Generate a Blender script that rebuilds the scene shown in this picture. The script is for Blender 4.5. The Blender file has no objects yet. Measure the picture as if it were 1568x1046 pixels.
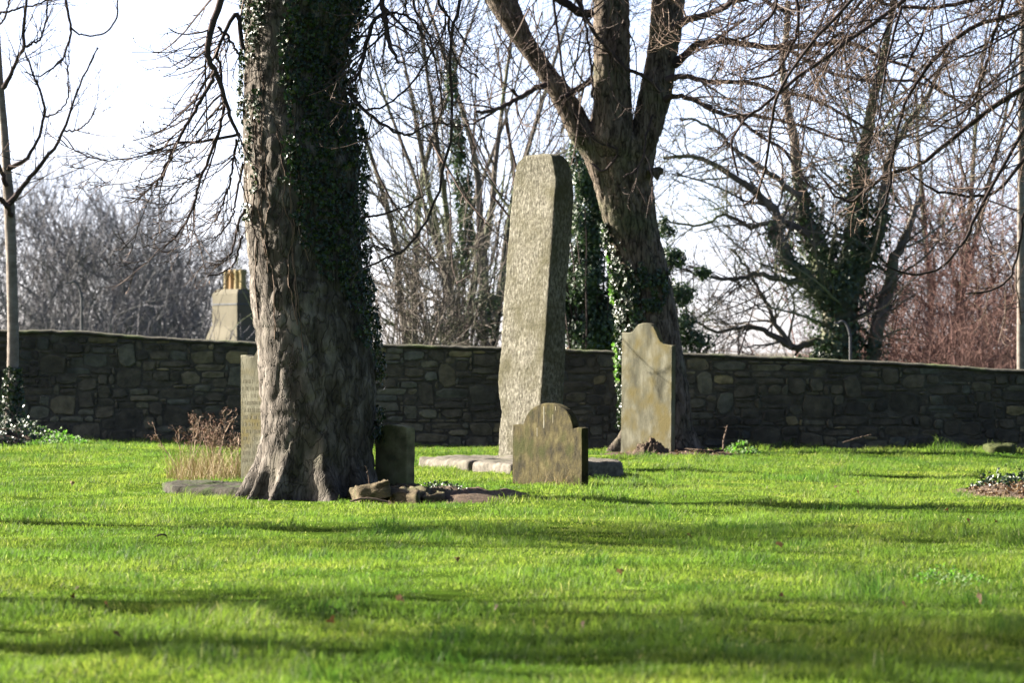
import bpy, math, random
import numpy as np
from mathutils import Vector, noise as mnoise

S = bpy.context.scene
C = S.collection
RNG = np.random.default_rng(7)
R = math.radians

# ------------------------------------------------------------------ camera
F_PX, HZ, CX, EYE = 7000.0, 545.0, 784.0, 1.25
cam_data = bpy.data.cameras.new('camera'); cam = bpy.data.objects.new('camera', cam_data); C.objects.link(cam)
cam.location = (0, 0, EYE); cam.rotation_euler = (R(90), 0, 0)
cam_data.sensor_width = 36; cam_data.lens = F_PX*36/1568; cam_data.shift_y = (HZ-523)/1568
cam_data.clip_start = 0.5; cam_data.clip_end = 6000
cam_data.dof.use_dof = True; cam_data.dof.focus_distance = 40; cam_data.dof.aperture_fstop = 6.0
S.camera = cam
# ------------------------------------------------------------------ sky, sun, exposure
AZ, EL = R(25), R(24)                      # sun: left of the view, 25 degrees behind it
sun_vec = Vector((-math.cos(AZ)*math.cos(EL), math.sin(AZ)*math.cos(EL), math.sin(EL)))
W = bpy.data.worlds.new('World'); S.world = W; W.use_nodes = True
wn = W.node_tree.nodes; bgn = wn['Background']
sky = wn.new('ShaderNodeTexSky'); sky.sky_type = 'NISHITA'; sky.sun_disc = False
sky.sun_elevation = EL; sky.sun_rotation = math.atan2(sun_vec.x, sun_vec.y) % (2*math.pi)
sky.altitude = 0; sky.air_density = 0.25; sky.dust_density = 1.4; sky.ozone_density = 0.0
W.node_tree.links.new(sky.outputs[0], bgn.inputs[0]); bgn.inputs[1].default_value = 0.076
sl = bpy.data.lights.new('sun', 'SUN'); sl.energy = 5.0; sl.angle = R(0.55); sl.color = (1, .93, .80)
so = bpy.data.objects.new('sun', sl); C.objects.link(so); so.rotation_euler = sun_vec.to_track_quat('Z', 'Y').to_euler()
S.view_settings.view_transform = 'Standard'; S.view_settings.look = 'None'
S.view_settings.exposure = 2.7; S.view_settings.gamma = 1; S.view_settings.use_curve_mapping = False
S.render.engine = 'CYCLES'
S.cycles.max_bounces = 6; S.cycles.diffuse_bounces = 2; S.cycles.transmission_bounces = 3

# ------------------------------------------------------------------ helpers: coordinates
def W3(px, py, d):
    s = F_PX/d
    return ((px-CX)/s, d, EYE-(py-HZ)/s)
def ss(a, b, x):
    t = np.clip((x-a)/(b-a), 0, 1); return t*t*(3-2*t)
_P = np.random.default_rng(3).random((256, 256))
def vn(u, v, seed=0, pu=256):
    """value noise on two arrays, period pu in u"""
    u = np.asarray(u, float); v = np.asarray(v, float)+seed*17.3
    iu = np.floor(u).astype(int); iv = np.floor(v).astype(int); fu = u-iu; fv = v-iv
    fu = fu*fu*(3-2*fu); fv = fv*fv*(3-2*fv)
    a = _P[iu % pu, iv % 256]; b = _P[(iu+1) % pu, iv % 256]; c = _P[iu % pu, (iv+1) % 256]; e = _P[(iu+1) % pu, (iv+1) % 256]
    return (a*(1-fu)+b*fu)*(1-fv)+(c*(1-fu)+e*fu)*fv
def gz(x, y):
    """height of the ground"""
    x = np.asarray(x, float); y = np.asarray(y, float)
    loc = 1-ss(62, 70, y)
    z = -.014*np.clip(x, -9, 9)*ss(30, 55, y)*loc
    z = z+(.06*(vn(x*.55+40, y*.28+9, 1)-.5)+.03*(vn(x*1.5+11, y*.8, 2)-.5)+.022*(vn(x*3.1+7, y*2.1, 6)-.5))*loc
    z = z+.07*np.exp(-((x+5.2)/1.8)**2-((y-58)/3.5)**2)-.05*np.exp(-((x+3.9)/.9)**2-((y-60)/3)**2)
    z = z+.05*np.exp(-((x-3.9)/1.2)**2-((y-60)/3)**2)+.06*np.exp(-((x-6.0)/.8)**2-((y-60)/3)**2)
    z = z-3.2*ss(63.2, 90, y)
    z = z*(1-ss(300, 900, y))-3.2*ss(300, 900, y)
    return z
def G(x, y): return float(gz(x, y))

# ------------------------------------------------------------------ helpers: meshes and objects
def mesh(name, V, faces, tint=None, smooth=False):
    """faces: list of int arrays (n,k), each k constant"""
    V = np.asarray(V, np.float32); me = bpy.data.meshes.new(name)
    me.vertices.add(len(V)); me.vertices.foreach_set('co', V.ravel())
    faces = [np.asarray(f, np.int32) for f in faces if len(f)]
    nl = sum(f.size for f in faces); npoly = sum(len(f) for f in faces)
    me.loops.add(nl); me.polygons.add(npoly)
    me.loops.foreach_set('vertex_index', np.concatenate([f.ravel() for f in faces]))
    tot = np.concatenate([np.full(len(f), f.shape[1], np.int32) for f in faces])
    me.polygons.foreach_set('loop_start', np.concatenate([[0], np.cumsum(tot)[:-1]]).astype(np.int32))
    try: me.polygons.foreach_set('loop_total', tot)
    except Exception: pass
    me.polygons.foreach_set('use_smooth', np.full(npoly, bool(smooth)))
    if tint is not None:
        a = me.attributes.new('tint', 'FLOAT', 'POINT'); a.data.foreach_set('value', np.asarray(tint, np.float32))
    me.update(calc_edges=True)
    return me
def obj(name, me, m, parent=None, loc=None):
    o = bpy.data.objects.new(name, me); C.objects.link(o)
    if m and not me.materials: me.materials.append(m)
    if parent: o.parent = parent
    if loc: o.location = loc
    return o
def thing(name, label, cat, loc=(0, 0, 0), group=None, rz=0):
    o = bpy.data.objects.new(name, None); C.objects.link(o); o.location = loc; o.rotation_euler = (0, 0, rz); o.empty_display_size = .2
    o['label'] = label; o['category'] = cat
    if group: o['group'] = group
    return o
def tag(o, label, cat, group=None, kind=None):
    if label: o['label'] = label
    if cat: o['category'] = cat
    if group: o['group'] = group
    if kind: o['kind'] = kind
    return o
def grid_faces(nu, nv, wrap_u=False):
    """verts indexed [v*nu+u]"""
    u = np.arange(nu if wrap_u else nu-1); v = np.arange(nv-1); uu, vv = np.meshgrid(u, v)
    un = (uu+1) % nu
    return np.stack([vv*nu+uu, vv*nu+un, (vv+1)*nu+un, (vv+1)*nu+uu], -1).reshape(-1, 4)

class Geo:
    def __init__(s): s.V = []; s.F = {}; s.T = []; s.n = 0
    def add(s, V, faces, tint=0.5):
        V = np.asarray(V, float).reshape(-1, 3)
        for f in faces:
            f = np.asarray(f, np.int64)
            if len(f): s.F.setdefault(f.shape[1], []).append(f+s.n)
        s.V.append(V); s.T.append(np.broadcast_to(np.asarray(tint, float), (len(V),))); s.n += len(V)
    def build(s, name, smooth=False, origin=None):
        V = np.concatenate(s.V)
        if origin is not None: V = V-np.asarray(origin)
        return mesh(name, V, [np.concatenate(x) for x in s.F.values()], np.concatenate(s.T), smooth)

def unit(a): return a/np.maximum(np.linalg.norm(a, axis=-1, keepdims=True), 1e-9)
def tubes(g, pts, rad, sides=3, tint=None, rng=RNG, cap=False):
    pts = np.asarray(pts, float); rad = np.asarray(rad, float)
    N, P, _ = pts.shape
    if N == 0: return
    t = unit(np.gradient(pts, axis=1))
    ch = unit(pts[:, -1]-pts[:, 0]); ref = np.cross(ch, rng.normal(size=(N, 3))); ref = unit(ref)[:, None, :]
    a = unit(np.cross(t, np.broadcast_to(ref, t.shape))); b = np.cross(t, a)
    k = np.arange(sides)*2*math.pi/sides
    ring = pts[:, :, None, :]+rad[:, :, None, None]*(np.cos(k)[None, None, :, None]*a[:, :, None, :]+np.sin(k)[None, None, :, None]*b[:, :, None, :])
    base = (np.arange(N)*P*sides)[:, None, None]+(np.arange(P-1)*sides)[None, :, None]+np.arange(sides)[None, None, :]
    nx = (np.arange(sides)+1) % sides
    base2 = (np.arange(N)*P*sides)[:, None, None]+(np.arange(P-1)*sides)[None, :, None]+nx[None, None, :]
    F = np.stack([base, base2, base2+sides, base+sides], -1).reshape(-1, 4)
    tn = rng.random(N) if tint is None else np.full(N, tint)
    fs = [F]
    if cap and sides > 3:
        fs.append((np.arange(N)*P*sides)[:, None]+(P-1)*sides+np.arange(sides)[None, :])
    g.add(ring.reshape(-1, 3), fs, np.repeat(tn, P*sides))
def walk(rng, st, d, L, P, wander, z0=0., z1=0.):
    pts = [st]; d = unit(d)
    for i in range(P-1):
        d = d+rng.normal(0, wander, d.shape); d[:, 2] += z0+(z1-z0)*i/max(P-2, 1); d = unit(d)
        st = st+d*(L/(P-1))[:, None]; pts.append(st)
    return np.stack(pts, 1)
def taper(r0, P, end=.3):
    return r0[:, None]*np.linspace(1, end, P)[None, :]
def spawn(rng, pts, rad, n, t0=.2, t1=1., a0=30, a1=65, rf=.6, flat=1.):
    """n children per parent; returns start, direction, radius, and t"""
    N, P, _ = pts.shape
    idx = np.repeat(np.arange(N), n); t = t0+(t1-t0)*rng.random(N*n); x = t*(P-1); i = np.minimum(x.astype(int), P-2); f = x-i
    st = pts[idx, i]*(1-f)[:, None]+pts[idx, i+1]*f[:, None]; tan = unit(pts[idx, i+1]-pts[idx, i])
    r = (rad[idx, i]*(1-f)+rad[idx, i+1]*f)*rf*rng.uniform(.7, 1.1, N*n)
    q = rng.normal(size=(N*n, 3))*np.array([1, 1, flat]); q = unit(q-tan*(q*tan).sum(-1, keepdims=True))
    ang = np.radians(rng.uniform(a0, a1, N*n))[:, None]
    return st, tan*np.cos(ang)+q*np.sin(ang), r, t
def twiggery(rng, g, pts, rad, spec):
    """grow successive levels on the given branches. spec: list of dicts"""
    for k, q in enumerate(spec):
        st, d, r, t = spawn(rng, pts, rad, q['n'], q.get('t0', .15), 1., q.get('a0', 30), q.get('a1', 65), q.get('rf', .6), q.get('flat', 1.))
        if 'bias' in q: d = unit(d+np.array(q['bias']))
        L = rng.uniform(q['L'][0], q['L'][1], len(st))*(1.15-.5*t)
        r = np.clip(r, q.get('rmin', .003), q.get('rmax', 9))
        P = q.get('P', 5); pts = walk(rng, st, d, L, P, q.get('w', .18), q.get('z0', 0), q.get('z1', 0)); rad = taper(r, P, q.get('end', .45))
        tubes(g, pts, rad, q.get('s', 3), rng=rng)
    return pts, rad
def buds(rng, g, tips, dirs, size=.011):
    N = len(tips); d = unit(dirs); q = unit(np.cross(d, rng.normal(size=(N, 3)))); b = np.cross(d, q)
    s = size*rng.uniform(.5, 1.2, N)[:, None]
    V = np.stack([tips-d*s*.3, tips+d*s*.8+q*s*.5, tips+d*s*.8-.25*q*s+b*s*.43, tips+d*s*.8-.25*q*s-b*s*.43, tips+d*s*2.6], 1)
    i = (np.arange(N)*5)[:, None]
    F = np.concatenate([i+np.array([[0, 1, 2]]), i+np.array([[0, 2, 3]]), i+np.array([[0, 3, 1]]), i+np.array([[4, 2, 1]]), i+np.array([[4, 3, 2]]), i+np.array([[4, 1, 3]])])
    g.add(V.reshape(-1, 3), [F], .9)
def spline(P, n):
    """Catmull-Rom through rows of P"""
    P = np.asarray(P, float); m = len(P); Q = np.vstack([2*P[0]-P[1], P, 2*P[-1]-P[-2]])
    t = np.linspace(0, m-1-1e-6, n); i = t.astype(int); f = (t-i)[:, None]
    p0, p1, p2, p3 = Q[i], Q[i+1], Q[i+2], Q[i+3]
    return .5*((2*p1)+(-p0+p2)*f+(2*p0-5*p1+4*p2-p3)*f*f+(-p0+3*p1-3*p2+p3)*f**3)
def traced(path, d, n=26, dd=0., wob=.006, rng=RNG):
    """path rows: px, py, width px. d depth; dd depth change along it. returns (1,n,3), (1,n)"""
    rows = []
    m = len(path)
    for k, (px, py, w) in enumerate(path):
        q = W3(px, py, d+dd*k/(m-1)); rows.append((q[0], q[1], q[2], w*.5*(d+dd*k/(m-1))/F_PX))
    Q = spline(rows, n); pts = Q[:, :3]+rng.normal(0, wob, (n, 3)); return pts[None], np.maximum(Q[:, 3], .0022)[None]

LEAF = np.array([(0, -.35), (.32, -.48), (.5, -.1), (.24, .08), (0, .58), (-.24, .08), (-.5, -.1), (-.32, -.48)])
def leaves(rng, g, pos, nrm, size, simple=False, jit=.45, tint=None):
    N = len(pos); n = unit(nrm+rng.normal(0, jit, (N, 3))); up = np.array([0, 0, -1.])+rng.normal(0, .5, (N, 3))
    v = unit(up-n*(up*n).sum(-1, keepdims=True)); u = np.cross(n, v)
    s = (size*rng.uniform(.55, 1.25, N))
    L = np.array([(0, -.5), (.4, 0), (0, .55), (-.4, 0)]) if simple else LEAF
    k = len(L)
    V = pos[:, None, :]+s[:, None, None]*(L[None, :, 0, None]*u[:, None, :]+L[None, :, 1, None]*v[:, None, :])
    V = V+(np.abs(L[:, 0])**1.3*.5)[None, :, None]*s[:, None, None]*n[:, None, :]
    F = (np.arange(N)*k)[:, None]+np.arange(k)[None, :]
    g.add(V.reshape(-1, 3), [F], np.repeat(rng.random(N) if tint is None else tint, k))

# ------------------------------------------------------------------ materials
def nt(name):
    m = bpy.data.materials.new(name); m.use_nodes = True; t = m.node_tree
    return m, t, t.nodes['Principled BSDF'], t.links.new
def node(t, kind, **kw):
    n = t.nodes.new(kind)
    for k, v in kw.items():
        if k in n.inputs: n.inputs[k].default_value = v
        else: setattr(n, k, v)
    return n
ALB = .82
def ramp(t, stops):
    r = t.nodes.new('ShaderNodeValToRGB'); e = r.color_ramp.elements
    while len(e) > len(stops): e.remove(e[-1])
    for i, (p, c) in enumerate(stops):
        q = e[i] if i < len(e) else e.new(p)
        q.position = p; q.color = (*c, 1) if len(c) == 3 else c
    return r
def coords(t, link, scale=(1, 1, 1)):
    tc = t.nodes.new('ShaderNodeNewGeometry'); mp = t.nodes.new('ShaderNodeMapping'); mp.inputs['Scale'].default_value = scale
    link(tc.outputs['Position'], mp.inputs['Vector']); return mp.outputs[0]
def mixc(t, link, fac, a, b, mode='MIX'):
    n = t.nodes.new('ShaderNodeMix'); n.data_type = 'RGBA'; n.blend_type = mode
    for sock, v in ((n.inputs[0], fac), (n.inputs[6], a), (n.inputs[7], b)):
        if isinstance(v, (int, float)): sock.default_value = v
        elif isinstance(v, tuple): sock.default_value = (*v, 1)
        else: link(v, sock)
    return n.outputs[2]
def rough_mat(name, stops, scale=4, stretch=(1, 1, 1), bump=.6, bscale=30, bdist=.01, rough=.9, second=None, tintamt=0., vor=None, detail=8, spec=.08, crack=None):
    stops = [(p, tuple(v*ALB for v in c)) for p, c in stops]; second = (tuple(v*ALB for v in second[0]),)+second[1:] if second else None
    m, t, b, link = nt(name); co = coords(t, link, stretch)
    n1 = node(t, 'ShaderNodeTexNoise', Scale=scale, Detail=detail, Roughness=.62); link(co, n1.inputs['Vector'])
    r = ramp(t, stops); link(n1.outputs[0], r.inputs[0]); col = r.outputs[0]
    if second:
        c2, sc2, lo, hi = second
        n2 = node(t, 'ShaderNodeTexNoise', Scale=sc2, Detail=5.); link(coords(t, link), n2.inputs['Vector'])
        rr = ramp(t, [(lo, (0, 0, 0)), (hi, (1, 1, 1))]); link(n2.outputs[0], rr.inputs[0]); col = mixc(t, link, rr.outputs[0], col, c2)
    if tintamt:
        at = node(t, 'ShaderNodeAttribute', attribute_name='tint')
        mr = node(t, 'ShaderNodeMapRange'); mr.inputs[3].default_value = 1-tintamt; mr.inputs[4].default_value = 1+tintamt
        link(at.outputs['Fac'], mr.inputs[0]); col = mixc(t, link, 1., col, mr.outputs[0], 'MULTIPLY')
    nb = node(t, 'ShaderNodeTexNoise', Scale=bscale, Detail=8., Roughness=.7); link(co, nb.inputs['Vector']); h = nb.outputs[0]
    if crack:
        for sc, wd, amt in crack:
            nc = node(t, 'ShaderNodeTexNoise', Scale=sc, Detail=3., Distortion=.4); link(co, nc.inputs['Vector'])
            s1 = node(t, 'ShaderNodeMath', operation='SUBTRACT'); link(nc.outputs[0], s1.inputs[0]); s1.inputs[1].default_value = .5
            s2 = node(t, 'ShaderNodeMath', operation='ABSOLUTE'); link(s1.outputs[0], s2.inputs[0])
            rc = ramp(t, [(0, (0, 0, 0)), (wd, (1, 1, 1))]); link(s2.outputs[0], rc.inputs[0])
            h = mixc(t, link, .5, h, rc.outputs[0]); col = mixc(t, link, 1., col, mixc(t, link, amt, (1, 1, 1), rc.outputs[0]), 'MULTIPLY')
    if vor:
        vv = node(t, 'ShaderNodeTexVoronoi', Scale=vor[0], feature='DISTANCE_TO_EDGE'); link(co, vv.inputs['Vector'])
        rv = ramp(t, [(0, (0, 0, 0)), (vor[1], (1, 1, 1))]); link(vv.outputs[0], rv.inputs[0])
        h = mixc(t, link, .6, h, rv.outputs[0]); col = mixc(t, link, 1., col, mixc(t, link, vor[2], (1, 1, 1), rv.outputs[0]), 'MULTIPLY')
    bp = node(t, 'ShaderNodeBump', Strength=bump, Distance=bdist); link(h, bp.inputs['Height']); link(bp.outputs[0], b.inputs['Normal'])
    link(col, b.inputs['Base Color']); b.inputs['Roughness'].default_value = rough; b.inputs['Specular IOR Level'].default_value = spec
    return m
def leaf_mat(name, stops, rough=.35, trans=.25, tcol=(.1, .2, .02), spec=.5):
    stops = [(p, tuple(v*ALB for v in c)) for p, c in stops]
    m, t, b, link = nt(name); at = node(t, 'ShaderNodeAttribute', attribute_name='tint')
    r = ramp(t, stops); link(at.outputs['Fac'], r.inputs[0]); link(r.outputs[0], b.inputs['Base Color'])
    b.inputs['Roughness'].default_value = rough; b.inputs['Specular IOR Level'].default_value = spec
    tr = node(t, 'ShaderNodeBsdfTranslucent'); tc = mixc(t, link, 1., r.outputs[0], (*tcol,), 'ADD'); link(tc, tr.inputs[0])
    mx = t.nodes.new('ShaderNodeMixShader'); mx.inputs[0].default_value = trans
    link(b.outputs[0], mx.inputs[1]); link(tr.outputs[0], mx.inputs[2]); link(mx.outputs[0], t.nodes['Material Output'].inputs[0])
    return m
M = {}
M['bark'] = rough_mat('chestnut_bark', [(.3, (.046, .038, .031)), (.48, (.094, .080, .067)), (.66, (.205, .180, .156))], scale=9, stretch=(1, 1, .4), bump=1., bscale=30, bdist=.02,
                      second=((0.0788, 0.0756, 0.0473), 1.6, .55, .78), crack=[(5.5, .03, .4), (15, .05, .4)], spec=.1)
M['bark_b'] = rough_mat('ridged_bark', [(.3, (0.0675, 0.0486, 0.0378)), (.5, (0.135, 0.105, 0.081)), (.72, (0.216, 0.176, 0.142))], scale=10, stretch=(1, 1, .28), bump=1., bscale=34, bdist=.02,
                        second=((0.081, 0.0945, 0.0473), 2.1, .5, .8), crack=[(7, .045, .7), (18, .05, .5)], spec=.1)
M['twig'] = rough_mat('twig_bark', [(.3, (.055, .038, .036)), (.7, (.14, .10, .08))], scale=5, bump=.2, rough=.7, tintamt=.45)
M['twig_pale'] = rough_mat('pale_twig_bark', [(.3, (.09, .06, .045)), (.7, (.21, .15, .115))], scale=5, bump=.2, rough=.7, tintamt=.45)
M['twig_dark'] = rough_mat('dark_branch_bark', [(.3, (.028, .021, .022)), (.7, (.075, .055, .05))], scale=6, bump=.4, rough=.85, tintamt=.3)
M['twig_far'] = rough_mat('hazed_twig_bark', [(.3, (.09, .09, .10)), (.7, (.19, .18, .185))], scale=.8, bump=.0, rough=.9, tintamt=.35)  # pale bluish tone puts distance haze into the twig colour
M['twig_red'] = rough_mat('reddish_twig_bark', [(.3, (.10, .055, .047)), (.7, (.20, .115, .098))], scale=2, bump=.0, rough=.8, tintamt=.4)
M['twig_mid'] = rough_mat('grey_branch_bark', [(.3, (.07, .057, .05)), (.7, (.175, .15, .13))], scale=2, bump=.2, rough=.85, tintamt=.35, second=((.13, .16, .08), .6, .5, .7))
M['young'] = rough_mat('young_tree_bark', [(.3, (.13, .11, .095)), (.65, (.24, .21, .185))], scale=6, stretch=(1, 1, 2.5), bump=.4, bscale=20, bdist=.006)
M['ivy'] = leaf_mat('ivy_leaf', [(0, (0.0072, 0.018, 0.0072)), (.55, (0.0132, 0.033, 0.0108)), (.9, (0.03, 0.057, 0.018)), (1, (0.072, 0.084, 0.018))], rough=.42, trans=.06, tcol=(.01, .03, .0), spec=.4)
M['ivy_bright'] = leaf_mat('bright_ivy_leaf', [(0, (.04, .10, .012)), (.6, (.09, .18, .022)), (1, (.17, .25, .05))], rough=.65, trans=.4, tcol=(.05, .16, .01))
M['evergreen'] = leaf_mat('evergreen_leaf', [(0, (.018, .04, .02)), (.6, (.035, .065, .03)), (1, (.08, .11, .045))], rough=.5, trans=.12, tcol=(.03, .06, .01))
M['granite'] = rough_mat('rough_granite', [(.32, (.05, .045, .034)), (.5, (.150, .139, .107)), (.66, (.30, .283, .232))], scale=40, stretch=(1, 1, .5), bump=1., bscale=62, bdist=.03,
                         second=((.085, .078, .045), 3., .42, .72))
M['granite_pale'] = rough_mat('pale_granite', [(.3, (.06, .054, .043)), (.5, (.13, .117, .095)), (.7, (.21, .19, .165))], scale=12, bump=.9, bscale=26, bdist=.02, second=((0.12, 0.12, 0.072), 3., .55, .75))
M['moss_stone'] = rough_mat('mossy_headstone', [(.34, (.020, .017, .009)), (.47, (.042, .035, .016)), (.56, (.062, .051, .021)), (.68, (.092, .078, .035))], scale=11, stretch=(1, 1, .7), bump=1., bscale=34, bdist=.012, second=((.034, .036, .009), 4., .52, .66))
M['lichen_stone'] = rough_mat('lichened_headstone', [(.36, (.068, .064, .044)), (.5, (.118, .112, .078)), (.64, (.185, .174, .127))], scale=6.5, stretch=(1, 1, .4), bump=.7, bscale=50, bdist=.008, second=((.115, .095, .04), 3.5, .46, .64))
M['dark_stone'] = rough_mat('damp_headstone', [(.35, (.10, .095, .05)), (.65, (.24, .22, .12))], scale=8, bump=.5, bscale=40, bdist=.006, second=((.16, .18, .07), 3, .5, .7))
M['sandstone'] = rough_mat('broken_sandstone', [(.35, (.045, .034, .02)), (.65, (.15, .118, .072))], scale=8, stretch=(1, 1, 3), bump=.9, bscale=22, bdist=.02, second=((0.09, 0.09, 0.045), 4., .52, .7))
M['slab'] = rough_mat('weathered_slab', [(.35, (.025, .023, .018)), (.65, (.085, .077, .06))], scale=9, bump=1., bscale=22, bdist=.03, second=((.045, .06, .022), 5., .48, .6))
M['soil'] = rough_mat('dry_soil', [(.3, (.04, .028, .02)), (.7, (.14, .10, .07))], scale=14, bump=1., bscale=24, bdist=.03)
M['straw'] = leaf_mat('dry_straw', [(0, (.24, .17, .08)), (.6, (.42, .32, .16)), (1, (.55, .45, .26))], rough=.6, trans=.3, tcol=(.05, .04, .0), spec=.2)
M['dock'] = rough_mat('dry_stalk', [(.3, (.22, .15, .11)), (.7, (.46, .35, .26))], scale=14, bump=.1, rough=.8, tintamt=.3)
M['seed'] = rough_mat('dry_seedhead', [(.3, (.11, .065, .05)), (.7, (.26, .165, .12))], scale=14, bump=.1, rough=.9, tintamt=.3)
M['grass'] = None
def grass_material():
    m, t, b, link = nt('lawn_grass'); at = node(t, 'ShaderNodeAttribute', attribute_name='tint')
    r = ramp(t, [(0, (.050, .095, .030)), (.4, (.112, .160, .042)), (.75, (.185, .220, .060)), (.93, (.25, .265, .10)), (1, (.33, .31, .19))]); link(at.outputs['Fac'], r.inputs[0])
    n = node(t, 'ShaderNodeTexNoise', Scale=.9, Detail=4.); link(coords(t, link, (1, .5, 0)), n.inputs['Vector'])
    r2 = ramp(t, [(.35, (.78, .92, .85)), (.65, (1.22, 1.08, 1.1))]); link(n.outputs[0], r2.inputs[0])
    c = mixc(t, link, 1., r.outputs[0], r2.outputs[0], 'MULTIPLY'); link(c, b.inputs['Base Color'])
    b.inputs['Roughness'].default_value = .6; b.inputs['Specular IOR Level'].default_value = .12
    tr = node(t, 'ShaderNodeBsdfTranslucent'); link(mixc(t, link, 1., c, (1.1, 1.3, .6), 'MULTIPLY'), tr.inputs[0])
    mx = t.nodes.new('ShaderNodeMixShader'); mx.inputs[0].default_value = .45
    link(b.outputs[0], mx.inputs[1]); link(tr.outputs[0], mx.inputs[2]); link(mx.outputs[0], t.nodes['Material Output'].inputs[0]); return m
M['grass'] = grass_material()
M['ground'] = rough_mat('turf_ground', [(.3, (.03, .05, .010)), (.6, (.055, .10, .012)), (.8, (.09, .14, .02))], scale=3, bump=.5, bscale=14, bdist=.03, spec=.0)
M['mortar'] = rough_mat('lime_mortar', [(.3, (.05, .046, .037)), (.7, (.12, .112, .09))], scale=7, bump=1., bscale=20, bdist=.03)
M['coping'] = rough_mat('mortar_capping', [(.3, (.04, .038, .030)), (.7, (.10, .094, .072))], scale=6, bump=.9, bscale=18, bdist=.03, second=((.10, .12, .05), 2., .5, .65))
def stone_material():
    m, t, b, link = nt('rubble_stone'); at = node(t, 'ShaderNodeAttribute', attribute_name='tint')
    r = ramp(t, [(0, (0.048, 0.045, 0.035)), (.25, (0.077, 0.069, 0.052)), (.5, (0.106, 0.095, 0.065)), (.72, (0.083, 0.090, 0.078)), (.85, (0.156, 0.135, 0.078)), (1, (0.220, 0.186, 0.100))]); link(at.outputs['Fac'], r.inputs[0])
    n = node(t, 'ShaderNodeTexNoise', Scale=9., Detail=8.); link(coords(t, link), n.inputs['Vector'])
    r2 = ramp(t, [(.3, (.55, .55, .5)), (.7, (1.25, 1.22, 1.15))]); link(n.outputs[0], r2.inputs[0])
    c = mixc(t, link, 1., r.outputs[0], r2.outputs[0], 'MULTIPLY')
    nl = node(t, 'ShaderNodeTexNoise', Scale=.55, Detail=5.); link(coords(t, link, (1, 1, 1.4)), nl.inputs['Vector'])
    r3 = ramp(t, [(.36, (.38, .38, .40)), (.62, (1.25, 1.22, 1.12))]); link(nl.outputs[0], r3.inputs[0]); c = mixc(t, link, 1., c, r3.outputs[0], 'MULTIPLY')
    link(c, b.inputs['Base Color']); b.inputs['Roughness'].default_value = .92
    nb = node(t, 'ShaderNodeTexNoise', Scale=28., Detail=8.); link(coords(t, link), nb.inputs['Vector'])
    bp = node(t, 'ShaderNodeBump', Strength=.8, Distance=.02); link(nb.outputs[0], bp.inputs['Height']); link(bp.outputs[0], b.inputs['Normal']); return m
M['rubble'] = stone_material()
M['render'] = rough_mat('house_render', [(.3, (.085, .077, .056)), (.7, (.12, .108, .08))], scale=2, bump=.2, bscale=8)
M['pot'] = rough_mat('buff_clay', [(.3, (.20, .16, .08)), (.7, (.28, .23, .13))], scale=3, bump=.1)
M['pot_red'] = rough_mat('terracotta_clay', [(.3, (.24, .15, .07)), (.7, (.30, .2, .11))], scale=3, bump=.1)
M['slate'] = rough_mat('slate_roof', [(.3, (.06, .065, .075)), (.7, (.12, .125, .135))], scale=5, bump=.3)
M['tile'] = rough_mat('orange_tile', [(.3, (.32, .13, .06)), (.7, (.46, .22, .1))], scale=5, bump=.3)
M['metal'] = rough_mat('grey_lamp_metal', [(.3, (.08, .08, .085)), (.7, (.13, .13, .135))], scale=5, bump=.0, rough=.5)
M['hill'] = rough_mat('far_hillside', [(.3, (.10, .09, .08)), (.7, (.16, .15, .12))], scale=.02, bump=0)
M['leaf_dead'] = leaf_mat('dead_leaf', [(0, (.045, .024, .014)), (.6, (.12, .07, .035)), (1, (.26, .18, .10))], rough=.7, trans=.2, tcol=(.03, .01, 0), spec=.2)
M['whitemark'] = rough_mat('bird_lime', [(.3, (.13, .12, .09)), (.7, (.27, .26, .21))], scale=20, bump=.2)
M['carved'] = rough_mat('carved_letter_tone', [(.3, (.13, .12, .08)), (.7, (.2, .18, .13))], scale=20, bump=.2)  # one stone tone for letter strokes and worn carving
M['moss'] = rough_mat('cushion_moss', [(.3, (.03, .04, .012)), (.7, (.09, .10, .035))], scale=20, bump=1., bscale=60, bdist=.02)
M['glass'] = rough_mat('window_glass', [(.3, (.03, .035, .04)), (.7, (.05, .055, .06))], scale=2, bump=0, rough=.1)

# ================================================================== THE SETTING
def build_ground():
    xs = np.unique(np.concatenate([np.linspace(-2500, -60, 12), np.linspace(-60, -12, 20), np.linspace(-12, 12, 130), np.linspace(12, 60, 20), np.linspace(60, 2500, 12)]))
    ys = np.unique(np.concatenate([np.linspace(-400, 10, 14), np.linspace(10, 66, 220), np.linspace(66, 120, 30), np.linspace(120, 4500, 24)]))
    X, Y = np.meshgrid(xs, ys); V = np.stack([X, Y, gz(X, Y)], -1).reshape(-1, 3)
    o = obj('ground', mesh('ground', V, [grid_faces(len(xs), len(ys))], smooth=True), M['ground']); o['kind'] = 'structure'
    hx = np.linspace(-1500, 1500, 80); hv = []
    for k, (y, f) in enumerate(((850, 0), (950, 1), (1200, 1), (1500, 0))):
        hv.append(np.stack([hx, np.full(80, y), -3.3+f*(4.4+1.2*vn(hx*.02+50, hx*0+k, 5))], -1))
    h = obj('hills', mesh('hills', np.concatenate(hv), [grid_faces(80, 4)], smooth=True), M['hill']); h['kind'] = 'structure'
build_ground()

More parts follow.
